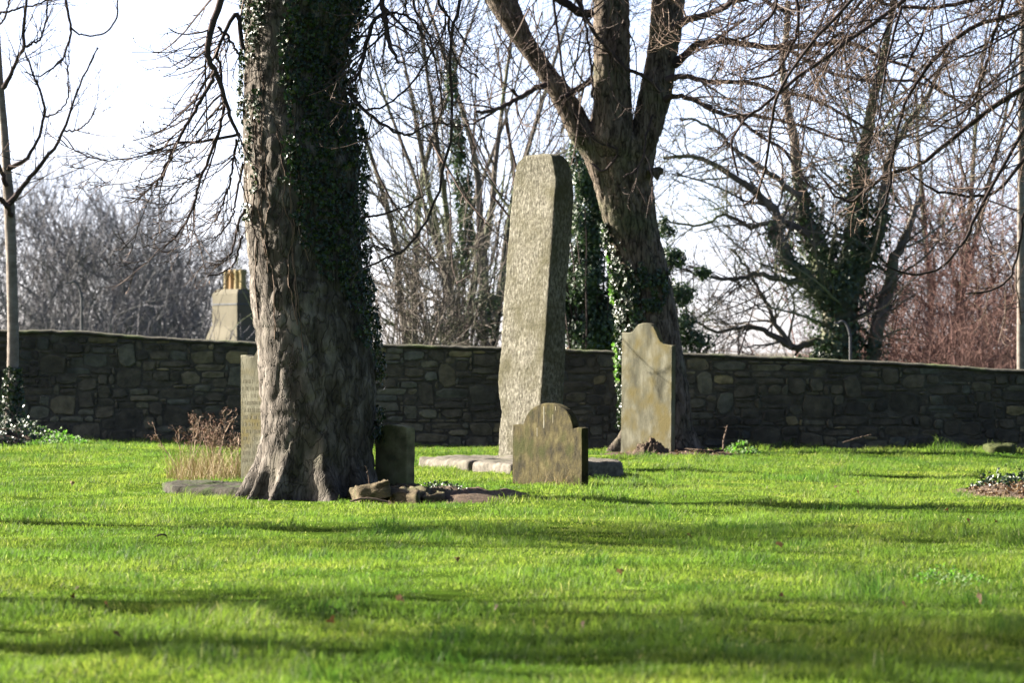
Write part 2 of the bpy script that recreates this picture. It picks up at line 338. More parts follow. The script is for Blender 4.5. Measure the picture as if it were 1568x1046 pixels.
# bare places of the lawn: x, y, rx, ry
BARE = [(-.48, 39.6, .5, 1.6), (-1.85, 40., .62, 1.3), (2.0, 59.2, .8, 1.2), (4.75, 42.3, .62, 2.0), (-.1, 41., .5, 1.2)]
def build_grass():
    rng = np.random.default_rng(11); N = 450000
    d = rng.uniform(15.8, 62.2, N); x = d*rng.uniform(-.140, .140, N)
    keep = np.ones(N, bool)
    for bx, by, rx, ry in BARE:
        q = ((x-bx)/rx)**2+((d-by)/ry)**2; keep &= ~(q < rng.uniform(.5, 1.1, N))
    d = d[keep]; x = x[keep]; N = len(d)
    cl = vn(x*2.2+30, d*1.3, 3); cl2 = vn(x*7+5, d*4+3, 4); cl3 = vn(x*.5+60, d*.35, 6)
    h = .016+.034*cl**2+.045*cl2*cl**1.5+.014*cl3
    h = h*rng.uniform(.55, 1.35, N)
    tall = rng.random(N) < .012; h[tall] *= 1.6
    tf = ss(.74, .84, vn(x*4.2+90, d*2.1+50, 15)); h = h*(.88+.6*tf)
    bare = ss(.80, .90, vn(x*2.9+20, d*1.3+90, 16)); h = h*(1-.55*bare)
    edge = ss(59.5, 61.8, d); h = h*(1+1.4*edge*vn(x*1.3+80, d*.2, 7))
    w = .0012+.0015*rng.random(N)+.000026*d
    z = gz(x, d); ang = rng.uniform(0, 2*math.pi, N); lean = rng.normal(0, .42, (N, 2))+np.array([.12, -.05])
    la = vn(x*3+9, d*2+70, 9)*6.28*2; lean = lean+.35*np.stack([np.cos(la), np.sin(la)], -1)
    p0 = np.stack([x, d, z-.006], -1); side = np.stack([np.cos(ang), np.sin(ang)*.6, 0*ang], -1)*w[:, None]
    p1 = p0+np.stack([lean[:, 0]*h*.42, lean[:, 1]*h*.42, h*.62], -1); p2 = p0+np.stack([lean[:, 0]*h*1.15, lean[:, 1]*h*1.15, h*(1-.18*np.hypot(*lean.T))], -1)
    V = np.stack([p0-side, p0+side, p1+side*.8, p1-side*.8, p2], 1)
    i = np.arange(N)*5
    tint = np.clip(.40*rng.random(N)+.36*vn(x*1.1+3, d*.5+33, 8)+.26*vn(x*3.3+8, d*1.6+3, 12)-.22*cl2*cl-.22*tf+.22*bare, 0, .96); dead = rng.random(N) < .012+.10*bare; tint[dead] = 1.
    T = np.repeat(tint, 5)
    me = mesh('grass', V.reshape(-1, 3), [np.stack([i, i+1, i+2, i+3], -1), np.stack([i+3, i+2, i+4], -1)], T)
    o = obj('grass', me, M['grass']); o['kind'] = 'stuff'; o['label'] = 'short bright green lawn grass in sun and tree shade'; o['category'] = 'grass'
build_grass()

# ================================================================== STONE WALL
WD = 62.5
_wt = [(-400, 500), (0, 506), (120, 507), (200, 514), (320, 521), (390, 524), (580, 527), (700, 530), (800, 532), (1000, 540), (1100, 543), (1250, 550), (1450, 560), (1568, 568), (1900, 580)]
def wall_top(x):
    px = CX+np.asarray(x)*F_PX/WD
    py = np.interp(px, [a for a, b in _wt], [b for a, b in _wt]); return EYE-(py-HZ)*WD/F_PX
def build_wall():
    rng = np.random.default_rng(5); rnd = random.Random(5)
    root = thing('stone_wall', 'long grey random rubble stone wall behind the graves, its face in shade', 'wall', (0, WD, 0))
    x0, x1 = -10., 10.; n = 160; xs = np.linspace(x0, x1, n); top = wall_top(xs)-.045
    prof = [(0, -.6), (0, None), (.42, None), (.42, -3.)]
    V = []
    for (dy, z) in prof: V.append(np.stack([xs, np.full(n, dy), top if z is None else np.full(n, z)], -1))
    obj('wall_core', mesh('wall_core', np.concatenate(V), [grid_faces(n, 4)]), M['mortar'], root)
    # capping
    n = 400; xs = np.linspace(x0, x1, n); t = wall_top(xs)+.012*(vn(xs*6, xs*0, 2)-.5)+.02*(vn(xs*1.7, xs*0, 5)-.5)
    t = t+.014*(vn(xs*14, xs*0, 9)-.5); oh = .018+.03*vn(xs*3.4, xs*0, 8)+.02*(vn(xs*15, xs*0, 3)-.5)
    cp = np.concatenate([np.stack([xs, 0*xs+.002, t-.036], -1), np.stack([xs, -oh, t-.032-.012*vn(xs*9, xs*0, 4)], -1), np.stack([xs, -oh-.005, t-.016], -1), np.stack([xs, -oh+.03, t-.002], -1),
                         np.stack([xs, 0*xs+.2, t+.012], -1), np.stack([xs, 0*xs+.45, t-.03], -1), np.stack([xs, 0*xs+.46, t-.08], -1)])
    obj('coping', mesh('coping', cp, [grid_faces(n, 7)], smooth=True), M['coping'], root)
    # rubble packing on a grid of cells
    c = .047; NX = int(19.6/c); NZ = 40; occ = np.zeros((NX, NZ), bool); base = -.32
    hmax = ((wall_top(-9.8+c*(np.arange(NX)+.5))-.03-base)/c).astype(int)
    for i in range(NX): occ[i, max(0, min(NZ, hmax[i])):] = True
    rects = []
    sizes = [(9, 7, 8), (8, 6, 14), (5, 7, 14), (10, 3, 40), (7, 4, 40), (5, 5, 40), (9, 2, 110), (6, 4, 60), (6, 3, 160), (4, 4, 90), (5, 3, 220), (7, 2, 320), (4, 3, 380), (5, 2, 600), (3, 3, 340), (6, 1, 160)]
    for w, h, cnt in sizes:
        for _ in range(cnt*3):
            if cnt <= 0: break
            i = rnd.randrange(0, NX-w); j = rnd.randrange(0, NZ-h)
            if not occ[i:i+w, j:j+h].any(): occ[i:i+w, j:j+h] = True; rects.append((i, j, w, h)); cnt -= 1
    for w, h in ((6, 2), (4, 3), (5, 2), (3, 3), (4, 2), (3, 2), (2, 3), (4, 1), (2, 2), (3, 1), (2, 1), (1, 2), (1, 1)):
        for j in range(0, NZ-h+1):
            for i in range(0, NX-w+1):
                if not occ[i:i+w, j:j+h].any(): occ[i:i+w, j:j+h] = True; rects.append((i, j, w, h))
    def stone(i, j, w, h):
        gap = rnd.uniform(.002, .009); X0, X1 = -9.8+i*c+gap, -9.8+(i+w)*c-gap; Z0, Z1 = base+j*c+gap, base+(j+h)*c-gap
        zt = float(wall_top((X0+X1)/2))-.036
        if Z1 > zt: Z1 = zt
        if Z1-Z0 < .015: return None
        cx, cz = (X0+X1)/2, (Z0+Z1)/2; a, b = (X1-X0)/2, (Z1-Z0)/2; K = rnd.choice((8, 9, 10)) if w*h > 6 else 7; pe = rnd.uniform(3.2, 9); out = []
        skx = rnd.uniform(-.18, .18); skz = rnd.uniform(-.14, .14)
        for k in range(K):
            th = 2*math.pi*(k+rnd.uniform(-.25, .25))/K; cc, sn = math.cos(th), math.sin(th); r = (abs(cc)**pe+abs(sn)**pe)**(-1/pe)*rnd.uniform(.90, 1.04)
            u, v = cc*r, sn*r
            out.append((cx+a*(u+skx*v*b/a), cz+b*(v+skz*u*(.5 if a > b*2 else 1))))
        P = np.array(out); ctr = P.mean(0); pr = rnd.uniform(.008, .030); tl = rnd.uniform(-.012, .012), rnd.uniform(-.012, .012)
        ins = .012/max(min(a, b), .03)*.9
        A = np.stack([P[:, 0], np.full(K, .01), P[:, 1]], -1); B = np.stack([P[:, 0], np.full(K, -pr*.62), P[:, 1]], -1)
        Q = ctr+(P-ctr)*(1-ins*1.2); y = -pr+tl[0]*(Q[:, 0]-cx)/a+tl[1]*(Q[:, 1]-cz)/b+np.array([rnd.uniform(-.004, .004) for _ in range(K)])
        D = np.stack([Q[:, 0], y, Q[:, 1]], -1); E = np.array([[ctr[0]+rnd.uniform(-.2, .2)*a, -pr-rnd.uniform(.0, .010), ctr[1]]])
        V = np.concatenate([A, B, D, E]); r = np.arange(K); nx = (r+1) % K
        f4 = np.concatenate([np.stack([r, nx, nx+K, r+K], -1), np.stack([r+K, nx+K, nx+2*K, r+2*K], -1)]); f3 = np.stack([r+2*K, nx+2*K, np.full(K, 3*K)], -1)
        tt = rnd.random()**1.2*.80 if rnd.random() < .95 else rnd.uniform(.80, .93)
        return V, f4, f3, tt, (cx, cz)
    def score(q):
        i, j, w, h = q; x = -9.8+(i+w/2)*c; z = base+(j+h/2)*c
        return w*h if abs(x) < 7.0 and z > -.05 else -1
    rects.sort(key=score, reverse=True); rest = Geo(); made = 0
    for q in rects:
        s = stone(*q)
        if s is None: continue
        V, f4, f3, tt, ct = s
        if made < 300 and score(q) > 0:
            o0 = np.array([ct[0], 0, ct[1]]); obj('stone', mesh('stone', V-o0, [f4, f3], np.full(len(V), tt)), M['rubble'], root, tuple(o0)); made += 1
        else: rest.add(V, [f4, f3], tt)
    o = obj('small_stones', rest.build('small_stones'), M['rubble'], root); o['kind'] = 'stuff'
build_wall()

# ================================================================== TRUNKS
def trunk_mesh(name, rows, na, nz, lobes=(), flare=0, fz=.6, bark=.02, kf=26, seed=1, zmin=None, ell=1.0, groove=.35):
    """rows: z, cx, cy, r. returns mesh, and sampler(theta, z)->point, normal"""
    rows = np.array(sorted(rows)); z = np.linspace(rows[0, 0], rows[-1, 0], nz)
    Q = [np.interp(z, rows[:, 0], rows[:, k]) for k in (1, 2, 3)]
    ker = np.hanning(9); ker /= ker.sum()
    Q = [np.convolve(np.pad(q, 4, mode='edge'), ker, 'valid') for q in Q]
    th = np.linspace(0, 2*math.pi, na, endpoint=False)
    def rad(TH, Z):
        cx, cy, r = (np.interp(Z, z, q) for q in Q)
        u = TH/(2*math.pi); zb = Z-rows[0, 0]
        f = np.zeros_like(Z)
        for la, amp, wd, lh in lobes:
            dth = (TH-math.radians(la)+math.pi) % (2*math.pi)-math.pi+.12*(vn(Z*3+la, Z*0, 3)-.5)
            f += amp*np.exp(-(dth/wd)**2)*np.clip(1-zb/lh, 0, 1)**1.4
        f += flare*np.clip(1-zb/fz, 0, 1)**2
        k = 1.5*(vn(Z*2.2, Z*0+5, seed)-.5)/kf*2
        wv = .5*(vn(u*kf, Z*5, seed+6, kf)-.5); rid = 1-np.abs(2*vn((u+k*.25)*kf+wv, Z*6.5, seed, kf)-1)
        rid2 = 1-np.abs(2*vn((u-k*.2)*kf*2+wv*2, Z*15, seed+1, kf*2)-1)
        big = vn(u*5, Z*1.1, seed+2, 5)-.5
        fine = vn(u*kf*6, Z*26, seed+3, kf*6)-.5
        return cx, cy, r*(1+groove*.3*big)+f-bark*(rid**3)-.45*bark*rid2**3+.35*bark*fine
    TH, Z = np.meshgrid(th, z); cx, cy, rr = rad(TH, Z)
    V = np.stack([cx+rr*np.cos(TH), cy+rr*np.sin(TH)*ell, Z], -1).reshape(-1, 3)
    me = mesh(name, V, [grid_faces(na, nz, True)], smooth=True)
    def samp(TH, Z, off=0.):
        cx, cy, rr = rad(np.asarray(TH, float), np.asarray(Z, float)); rr = rr+off
        return np.stack([cx+rr*np.cos(TH), cy+rr*np.sin(TH)*ell, Z], -1), np.stack([np.cos(TH), np.sin(TH), 0*Z], -1)
    return me, samp
def rows_px(tab, d, cy=None, zoff=0):
    out = []
    for y, l, r in tab:
        a = W3((l+r)/2, y, d); out.append((a[2]+zoff, a[0], d if cy is None else cy, (r-l)/2*d/F_PX))
    return out

TW_CHESTNUT = lambda k=1.: [dict(n=9, L=(.35*k, .85*k), rf=.6, rmin=.0045, rmax=.011, P=6, w=.14, z0=-.13, z1=.16, a0=25, a1=70, t0=.1, s=4),
                  dict(n=5, L=(.14*k, .36*k), rf=.7, rmin=.0035, P=5, w=.15, z0=-.05, z1=.2, a0=25, a1=60, t0=.15),
                  dict(n=2, L=(.05*k, .15*k), rf=.8, rmin=.003, P=4, w=.16, z0=0, z1=.2, a0=25, a1=60, t0=.2)]
def add_branch(root, paths, d, twspec, rng, mat, twmat=None, dd=0, main_s=8, bud=0, name='branch', label=None):
    """one child object holding one limb with all its side twigs"""
    g = Geo(); g2 = Geo(); tp = []
    for p in paths:
        pts, rad = traced(p, d, 28, dd, rng=rng); tubes(g, pts, rad, main_s, rng=rng, cap=True); tp.append((pts, rad))
    P = np.concatenate([a for a, b in tp]); Rr = np.concatenate([b for a, b in tp])
    if twspec:
        pp, rr = twiggery(rng, g2, P, Rr, twspec)
        if bud: buds(rng, g2, pp[:, -1], pp[:, -1]-pp[:, -2], bud)
    o = obj(name, g.build(name, smooth=True), mat, root)
    if label: o['label'] = label
    if twspec:
        t = obj('twigs', g2.build('twigs'), twmat or mat, o); t['kind'] = 'stuff'
    return o

# ---------------------------------------------------------------- tree A: thick ivy-clad trunk
def tree_a():
    rng = np.random.default_rng(21); d = 40.0; gx = W3(468, 764, d)[0]
    root = thing('ivy_clad_tree', 'thickest tree trunk with flared roots, left side sunlit bark, the rest covered in dark ivy', 'tree')
    tab = [(-900, 400, 520), (-500, 385, 545), (-300, 372, 580), (-120, 368, 574), (-40, 370, 563), (0, 372, 557), (51, 375, 540), (102, 374, 528), (153, 371, 534), (204, 370, 547), (260, 371, 552), (311, 371, 552), (362, 376, 555), (413, 381, 558), (464, 384, 564),
           (520, 391, 571), (574, 396, 577), (627, 399, 577), (680, 398, 573), (735, 396, 570), (775, 394, 568)]
    lob = [(-174, .22, .15, .66), (-150, .16, .10, .5), (-118, .22, .13, .55), (-78, .34, .19, .85), (-44, .17, .14, .5), (-16, .12, .2, .6), (50, .12, .3, .5), (110, .14, .3, .5)]
    rows = rows_px(tab, d)
    me, samp = trunk_mesh('trunk', rows, 200, 330, lob, flare=.06, fz=.5, bark=.021, kf=24, seed=3, groove=.18)
    obj('trunk', me, M['bark'], root)
    # upper forks above the frame
    g = Geo()
    for (dx, dy, L, r) in ((-.25, .1, 6, .26), (.45, -.1, 6.5, .3), (.1, .6, 5.5, .24)):
        st = np.array([[gx+dx*.3-.05, d+dy*.3, 8.0]]); st[0, 2] = 5.2 if dx > .3 else 6.4
        pts = walk(rng, st, np.array([[dx, dy, 1.]]), np.array([L*1.]), 12, .05); tubes(g, pts, taper(np.array([r]), 12, .35), 12, rng=rng)
        twiggery(rng, g, pts, taper(np.array([r]), 12, .35), [dict(n=7, L=(1.5, 3.2), rf=.42, P=8, w=.12, z0=.03, z1=.05, s=5), dict(n=6, L=(.7, 1.6), rf=.5, P=6, w=.15, z0=-.03, z1=.05), dict(n=4, L=(.3, .8), rf=.5, rmin=.005, P=4, w=.15)])
    o = obj('crown', g.build('crown'), M['bark'], root)
    # ivy: right of a ragged line, plus a trail on the left edge
    N = 19000; th = np.radians(rng.uniform(-190, 40, N)); z = rng.uniform(.15, 5.6, N)
    xl = np.cos(th)                                       # -1 left .. 1 right, as seen
    lim = np.interp(z, [0, .5, 1.0, 1.4, 1.8, 2.2, 2.6, 3.0, 3.4, 4.0, 5.6], [1.2, 1.05, .92, .82, .55, .15, -.10, -.25, -.30, -.22, -.28])
    lim = lim+.35*(vn(z*3.5, z*0+2, 12)-.5)+.25*(vn(z*9, th*4, 13)-.5)
    dens = vn(th*9+20, z*7, 14); keep = (xl > lim) & (dens > .22) & (np.sin(th) < .5)
    trail = (xl < -.55) & (z > 2.35) & (vn(th*7+40, z*4.2, 15)+.12*(z-3.3) > .60)
    keep |= trail
    th, z = th[keep], z[keep]; pos, nrm = samp(th, z, rng.uniform(.008, .055, len(th))*np.where(np.cos(th) > .75, 1.6, 1))
    g = Geo(); leaves(rng, g, pos, nrm, .043)
    o = obj('ivy', g.build('ivy'), M['ivy'], root); o['kind'] = 'stuff'
    # bare ivy stems
    g = Geo()
    for k in range(9):
        zz = np.linspace(rng.uniform(1.2, 2.6), rng.uniform(3., 4.8), 30); t0 = math.radians(rng.uniform(-165, -60)); tt = t0+.25*np.cumsum(rng.normal(0, .12, 30)); p, nn = samp(tt, zz, .006)
        tubes(g, p[None], taper(np.array([rng.uniform(.004, .007)]), 30, .5), 5, rng=rng)
    obj('ivy_stem', g.build('ivy_stem'), M['twig_pale'], root)
    # bark burrs (knots) on the left
    # hanging branches
    sp = TW_CHESTNUT(); spl = [dict(sp[0], n=13, bias=(-.75, 0, -.15), L=(.35, 1.0), z0=-.14, z1=.20), dict(sp[1], n=4, bias=(-.4, 0, 0), rmin=.0045, L=(.14, .4)), dict(sp[2], n=1, rmin=.004)]
    add_branch(root, [[(372, -160, 15), (345, -60, 13), (338, 0, 11), (324, 40, 10.5), (319, 75, 10), (323, 98, 9.5), (332, 112, 8.5), (345, 150, 7), (352, 178, 6), (366, 208, 5)],
                      [(330, 108, 7), (318, 135, 6), (295, 175, 5.5), (272, 215, 5), (252, 258, 4.5), (238, 290, 3)]], d-.75, spl, rng, M['twig_dark'], M['twig'], dd=.1, bud=.012)
    add_branch(root, [[(372, 75, 7), (362, 20, 7), (352, 38, 5), (345, 40, 4)][:2]+[(333, 78, 5), (337, 100, 4), (342, 160, 3.5), (330, 225, 3), (312, 270, 2.5)],
                      [(335, 40, 4), (352, 60, 4), (366, 84, 4)]], d-.5, spl, rng, M['twig_dark'], M['twig'], bud=.012)
    add_branch(root, [[(345, 155, 5), (338, 190, 5), (322, 235, 5), (306, 280, 4.5), (294, 320, 4), (270, 360, 3), (250, 380, 2.5)], [(366, 205, 5), (330, 212, 4.5), (300, 218, 4), (268, 219, 3.5), (230, 235, 2.5), (190, 243, 2), (155, 244, 2), (120, 232, 2), (95, 208, 2)],
                      [(362, 212, 4), (355, 260, 3.5), (345, 300, 3), (330, 340, 2.5)]], d-.6, spl, rng, M['twig_dark'], M['twig'], bud=.012)
    add_branch(root, [[(375, 320, 4), (363, 350, 3.5), (355, 385, 3), (340, 402, 2.5), (322, 405, 2)], [(372, 360, 3.5), (362, 395, 3), (345, 415, 2.5), (318, 424, 2)],
                      [(372, 250, 4), (362, 300, 3.5), (356, 330, 3), (335, 360, 2.4), (328, 362, 2)]], d-.45, [dict(n=9, bias=(-.6, 0, -.1), L=(.12, .38), rf=.6, rmin=.003, P=5, w=.15, z0=-.08, z1=.2), dict(n=2, L=(.05, .12), rf=.8, rmin=.0028, P=4, w=.15, z0=0, z1=.2)], rng, M['twig_dark'], M['twig'], bud=.012)
    # right side
    add_branch(root, [[(585, -60, 10), (586, 0, 9), (590, 30, 8.5), (595, 62, 7.5), (603, 80, 5.5), (610, 97, 3)], [(592, 45, 7), (585, 22, 6), (573, 32, 6.5), (562, 62, 6.5), (555, 95, 5.5), (545, 118, 4.5), (536, 128, 4)],
                      [(589, 22, 5), (612, 20, 4), (635, 32, 3.6), (650, 60, 3), (668, 90, 2.5)]], d-.4, sp, rng, M['twig_dark'], M['twig'], dd=-.2, bud=.009)
    add_branch(root, [[(535, 140, 6.5), (550, 160, 6), (575, 182, 5), (605, 202, 4.5), (630, 205, 3.5), (655, 190, 2.8), (690, 190, 2.2)], [(560, 168, 4), (590, 160, 3.2), (625, 133, 3), (655, 90, 2.8), (676, 55, 2.5), (682, 20, 2.5), (670, -20, 2.5)],
                      [(548, 55, 4), (575, 52, 3), (600, 40, 2.6), (620, 12, 2.4), (622, -20, 2.4)]], d-.35, sp, rng, M['twig_dark'], M['twig'], dd=-.3, bud=.009)
    add_branch(root, [[(720, -120, 6), (705, 0, 5.5), (690, 60, 5), (690, 190, 4.5), (680, 250, 4.5), (665, 310, 4), (645, 350, 4), (620, 382, 4), (590, 397, 3.5), (556, 410, 3)], [(610, 386, 3.5), (585, 380, 2.8), (555, 378, 2.5)],
                      [(552, 333, 4), (585, 328, 3.5), (615, 318, 3), (640, 305, 2.5), (652, 298, 2)]], d-.4, [dict(n=5, L=(.2, .5), rf=.6, rmin=.0035, P=5, w=.15, z0=-.08, z1=.2), dict(n=3, L=(.08, .2), rf=.8, rmin=.003, P=4, w=.15, z0=0, z1=.2)], rng, M['twig_dark'], M['twig'], bud=.009)
    add_branch(root, [[(670, -90, 6), (672, 0, 5), (684, 22, 4.5), (688, 50, 4), (700, 95, 3.2), (735, 120, 2.6)], [(640, -60, 5), (632, 0, 4), (650, 40, 3.5), (662, 70, 3), (676, 150, 3), (668, 200, 2.5)]], d+.3, sp, rng, M['twig_dark'], M['twig'], dd=.5, bud=.009)
tree_a()

# ---------------------------------------------------------------- tree B: forked tree by the wall
def tree_b():
    rng = np.random.default_rng(33); d = 60.6
    root = thing('forked_tree', 'tree forking into three thick limbs, ivy round its trunk, behind the tall ogee-topped headstone', 'tree')
    base_y = 545+1.25*F_PX/d+8
    tab = [(150, 912, 960), (185, 905, 970), (200, 892, 992), (212, 880, 1003), (226, 884, 1006), (250, 896, 1001), (273, 905, 1000), (327, 920, 1005), (380, 934, 1016), (434, 944, 1030), (487, 950, 1039), (540, 952, 1046), (600, 955, 1056), (660, 955, 1063), (base_y, 953, 1068)]
    lob = [(-165, .26, .22, .5), (-60, .1, .25, .4), (-110, .14, .2, .35), (-5, .12, .2, .45), (90, .1, .3, .5)]
    me, samp = trunk_mesh('trunk', rows_px(tab, d), 150, 260, lob, flare=.05, fz=.5, bark=.018, kf=20, seed=8, groove=.15, ell=.8)
    obj('trunk', me, M['bark_b'], root)
    limbs = [[(-320, 655, 690), (-150, 690, 728), (0, 741, 793), (27, 757, 804), (54, 776, 816), (80, 796, 832), (107, 815, 851), (134, 834, 874), (160, 846, 890), (187, 861, 905), (215, 872, 925), (250, 900, 940), (300, 918, 940), (330, 930, 938)],
             [(-400, 925, 965), (-200, 918, 965), (0, 909, 964), (54, 908, 965), (107, 908, 966), (160, 907, 968), (214, 905, 972), (250, 922, 962), (300, 938, 960), (330, 948, 956)],
             [(-400, 1035, 1072), (-150, 1010, 1056), (0, 997, 1050), (30, 995, 1047), (54, 993, 1044), (80, 990, 1038), (107, 986, 1034), (134, 979, 1030), (160, 973, 1025), (187, 968, 1018), (214, 958, 1009), (250, 962, 992), (300, 968, 988), (330, 975, 983)]]
    for k, tb in enumerate(limbs):
        cyo = (-.12, -.20, -.12)[k]
        me, _ = trunk_mesh('limb', rows_px(tb, d, d+cyo), 84, 240, (), 0, .6, .014, 14, seed=20+k, groove=.25)
        obj('limb', me, M['bark_b'], root)
    # stub and crown above
    g = Geo(); p, r = traced([(1000, 268, 22), (1008, 262, 16), (1015, 263, 9)], d-.2, 6); tubes(g, p, r, 9, cap=True); obj('broken_branch_stub', g.build('stub'), M['bark_b'], root)
    g = Geo()
    for x, z, dx in ((660, -320, -.5), (945, -400, .05), (1050, -400, .3)):
        q = W3(x, z, d)
        pts = walk(rng, np.array([q]), np.array([[dx, .1, 1.]]), np.array([4.5]), 9, .06); rr = taper(np.array([.17]), 9, .3); tubes(g, pts, rr, 8, rng=rng)
        twiggery(rng, g, pts, rr, [dict(n=7, L=(1.2, 2.6), rf=.45, P=7, w=.12, s=4), dict(n=5, L=(.6, 1.3), rf=.5, P=5), dict(n=4, L=(.3, .7), rf=.5, rmin=.005, P=4)])
    obj('crown', g.build('crown'), M['twig_dark'], root)
    sp = [dict(n=9, L=(.5, 1.2), rf=.6, rmin=.006, rmax=.014, P=6, w=.14, z0=-.12, z1=.14, a0=25, a1=70, t0=.08, s=4),
          dict(n=5, L=(.25, .55), rf=.7, rmin=.0045, P=5, w=.15, z0=-.05, z1=.2, a0=25, a1=60), dict(n=2, L=(.1, .25), rf=.8, rmin=.004, P=4, w=.16, z0=0, z1=.2)]
    BR = [[[(1030, 44, 13), (1050, 30, 12), (1073, 24, 11), (1100, 15, 10), (1120, 3, 9), (1160, -30, 8)], [(1120, 4, 7), (1160, -4, 6), (1200, 14, 5.5), (1240, 8, 4)]],
          [[(1032, 98, 18), (1047, 85, 12), (1060, 72, 11), (1080, 64, 10.5), (1105, 62, 10), (1156, 69, 9.5), (1203, 73, 9), (1254, 67, 8), (1309, 67, 7), (1350, 88, 6), (1400, 108, 5), (1460, 150, 4), (1500, 165, 3)],
           [(1203, 73, 7), (1225, 86, 6), (1245, 98, 6), (1275, 111, 6), (1320, 122, 5.5), (1400, 124, 4.5), (1440, 140, 4), (1490, 168, 3)]],
          [[(1025, 122, 14), (1040, 116, 9), (1060, 118, 8), (1084, 124, 7.5), (1120, 126, 7), (1156, 127, 6.5), (1189, 140, 6), (1232, 147, 5.5), (1290, 175, 4.5), (1340, 205, 3)]],
          [[(1020, 152, 12), (1033, 147, 8), (1058, 151, 7.5), (1094, 169, 7), (1127, 178, 6.5), (1163, 178, 5.5), (1230, 192, 4.5), (1290, 215, 3.5), (1340, 221, 3)], [(1127, 178, 5.5), (1150, 198, 5), (1174, 214, 5), (1203, 233, 4.5), (1236, 280, 4), (1254, 291, 3)]],
          [[(838, 130, 13), (824, 133, 9), (800, 147, 8), (775, 160, 7), (752, 170, 6), (730, 171, 5)], [(795, 150, 5), (788, 142, 5), (783, 136, 4)], [(760, 168, 4), (720, 190, 3), (690, 193, 3), (668, 180, 2)]],
          [[(905, 120, 10), (895, 130, 9), (880, 138, 9), (868, 146, 8), (860, 150, 8)]],
          [[(904, 20, 14), (890, 20, 12), (872, 8, 13), (850, -8, 14), (830, -30, 15)]],
          [[(1012, 140, 6), (985, 115, 6), (960, 105, 6), (935, 78, 6), (905, 40, 6), (890, 10, 6), (875, -20, 6)], [(880, -40, 5), (895, 30, 4), (905, 100, 4), (908, 150, 4)]],
          [[(1000, 175, 3), (990, 205, 3), (985, 240, 3), (972, 262, 3), (955, 270, 3)]],
          [[(905, 250, 4), (925, 262, 4), (945, 230, 3), (910, 215, 3), (880, 170, 3), (866, 130, 4), (858, 80, 4), (850, 20, 4), (846, -30, 4)]]]
    for k, b in enumerate(BR):
        s2 = sp if k < 4 else [dict(q, n=max(2, int(q['n']*.6))) for q in sp]
        add_branch(root, b, d-.35 if k not in (1,) else d-.2, s2, rng, M['twig_dark'], M['twig_pale'] if k < 4 else M['twig'], dd=-1.2 if k < 4 else -.4, bud=.012 if k < 4 else 0)
    # pendulous twigs in the fork
    g = Geo(); n = 34; st = np.stack([(rng.uniform(640, 960, n)-CX)/115.5, d+rng.uniform(-1.2, -.4, n), EYE+(HZ-rng.uniform(-60, 100, n))/115.5], -1)
    pts = walk(rng, st, np.stack([rng.normal(0, .5, n), rng.normal(0, .2, n), -np.ones(n)], -1), rng.uniform(.8, 2., n), 12, .13, .0, .09); rr = taper(rng.uniform(.008, .014, n), 12, .4); tubes(g, pts, rr, 4, rng=rng)
    twiggery(rng, g, pts, rr, [dict(n=5, L=(.2, .6), rf=.7, rmin=.0045, P=5, w=.16, z0=-.02, z1=.15), dict(n=2, L=(.1, .25), rf=.8, rmin=.004, P=4)])
    o = obj('hanging_twigs', g.build('hanging_twigs'), M['twig'], root); o['kind'] = 'stuff'
    g = Geo(); n = 11; st = np.stack([(rng.uniform(560, 790, n)-CX)/115.5, d+rng.uniform(-.4, 1.2, n), EYE+(HZ-rng.uniform(150, 300, n))/115.5], -1)
    pts = walk(rng, st, np.stack([rng.uniform(.1, .9, n), rng.normal(-.3, .3, n), -np.ones(n)], -1), rng.uniform(1., 2., n), 12, .06, .0, .05); rr = taper(rng.uniform(.010, .020, n), 12, .4); tubes(g, pts, rr, 5, rng=rng)
    twiggery(rng, g, pts, rr, [dict(n=5, L=(.2, .6), rf=.7, rmin=.006, P=5, w=.12, z0=-.02, z1=.12)])
    o = obj('hanging_twigs', g.build('hanging_twigs'), M['twig'], root); o['kind'] = 'stuff'
    # ivy
    N = 9000; th = np.radians(rng.uniform(-200, 20, N)); z = rng.uniform(.3, 3.4, N); xl = np.cos(th)
    c1 = (vn(th*6+9, z*6, 5) > .36) & (z < 2.15+.4*vn(th*5, z*0, 2)) & (z > 1.3+.9*(xl+.2)*(xl > -.2)) & (z > 1.15)
    c2 = (xl < -.80) & (z < 3.0) & (z > .25) & (vn(th*8, z*6, 6) > .34)
    c3 = (xl > -.75) & (xl < -.25) & (z > 1.9) & (z < 2.75) & (vn(th*12, z*9, 7) > .62)
    k = c1 | c2 | c3; pos, nrm = samp(th[k], z[k], rng.uniform(.01, .09, k.sum())); g = Geo(); leaves(rng, g, pos, nrm, .062)
    o = obj('ivy', g.build('ivy'), M['ivy'], root); o['kind'] = 'stuff'
    # ivy fringe on the left, backlight put into a brighter leaf colour
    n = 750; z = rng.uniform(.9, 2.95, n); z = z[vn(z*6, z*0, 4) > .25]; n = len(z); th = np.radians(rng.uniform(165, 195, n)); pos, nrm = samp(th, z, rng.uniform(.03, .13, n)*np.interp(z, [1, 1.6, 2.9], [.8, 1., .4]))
    g = Geo(); leaves(rng, g, pos, nrm*.3+np.array([-.2, -.7, .3]), .062); o = obj('ivy', g.build('ivy_fringe'), M['ivy_bright'], root); o['kind'] = 'stuff'; o['label'] = 'ivy along the left edge of the trunk, backlight painted as bright green'
tree_b()

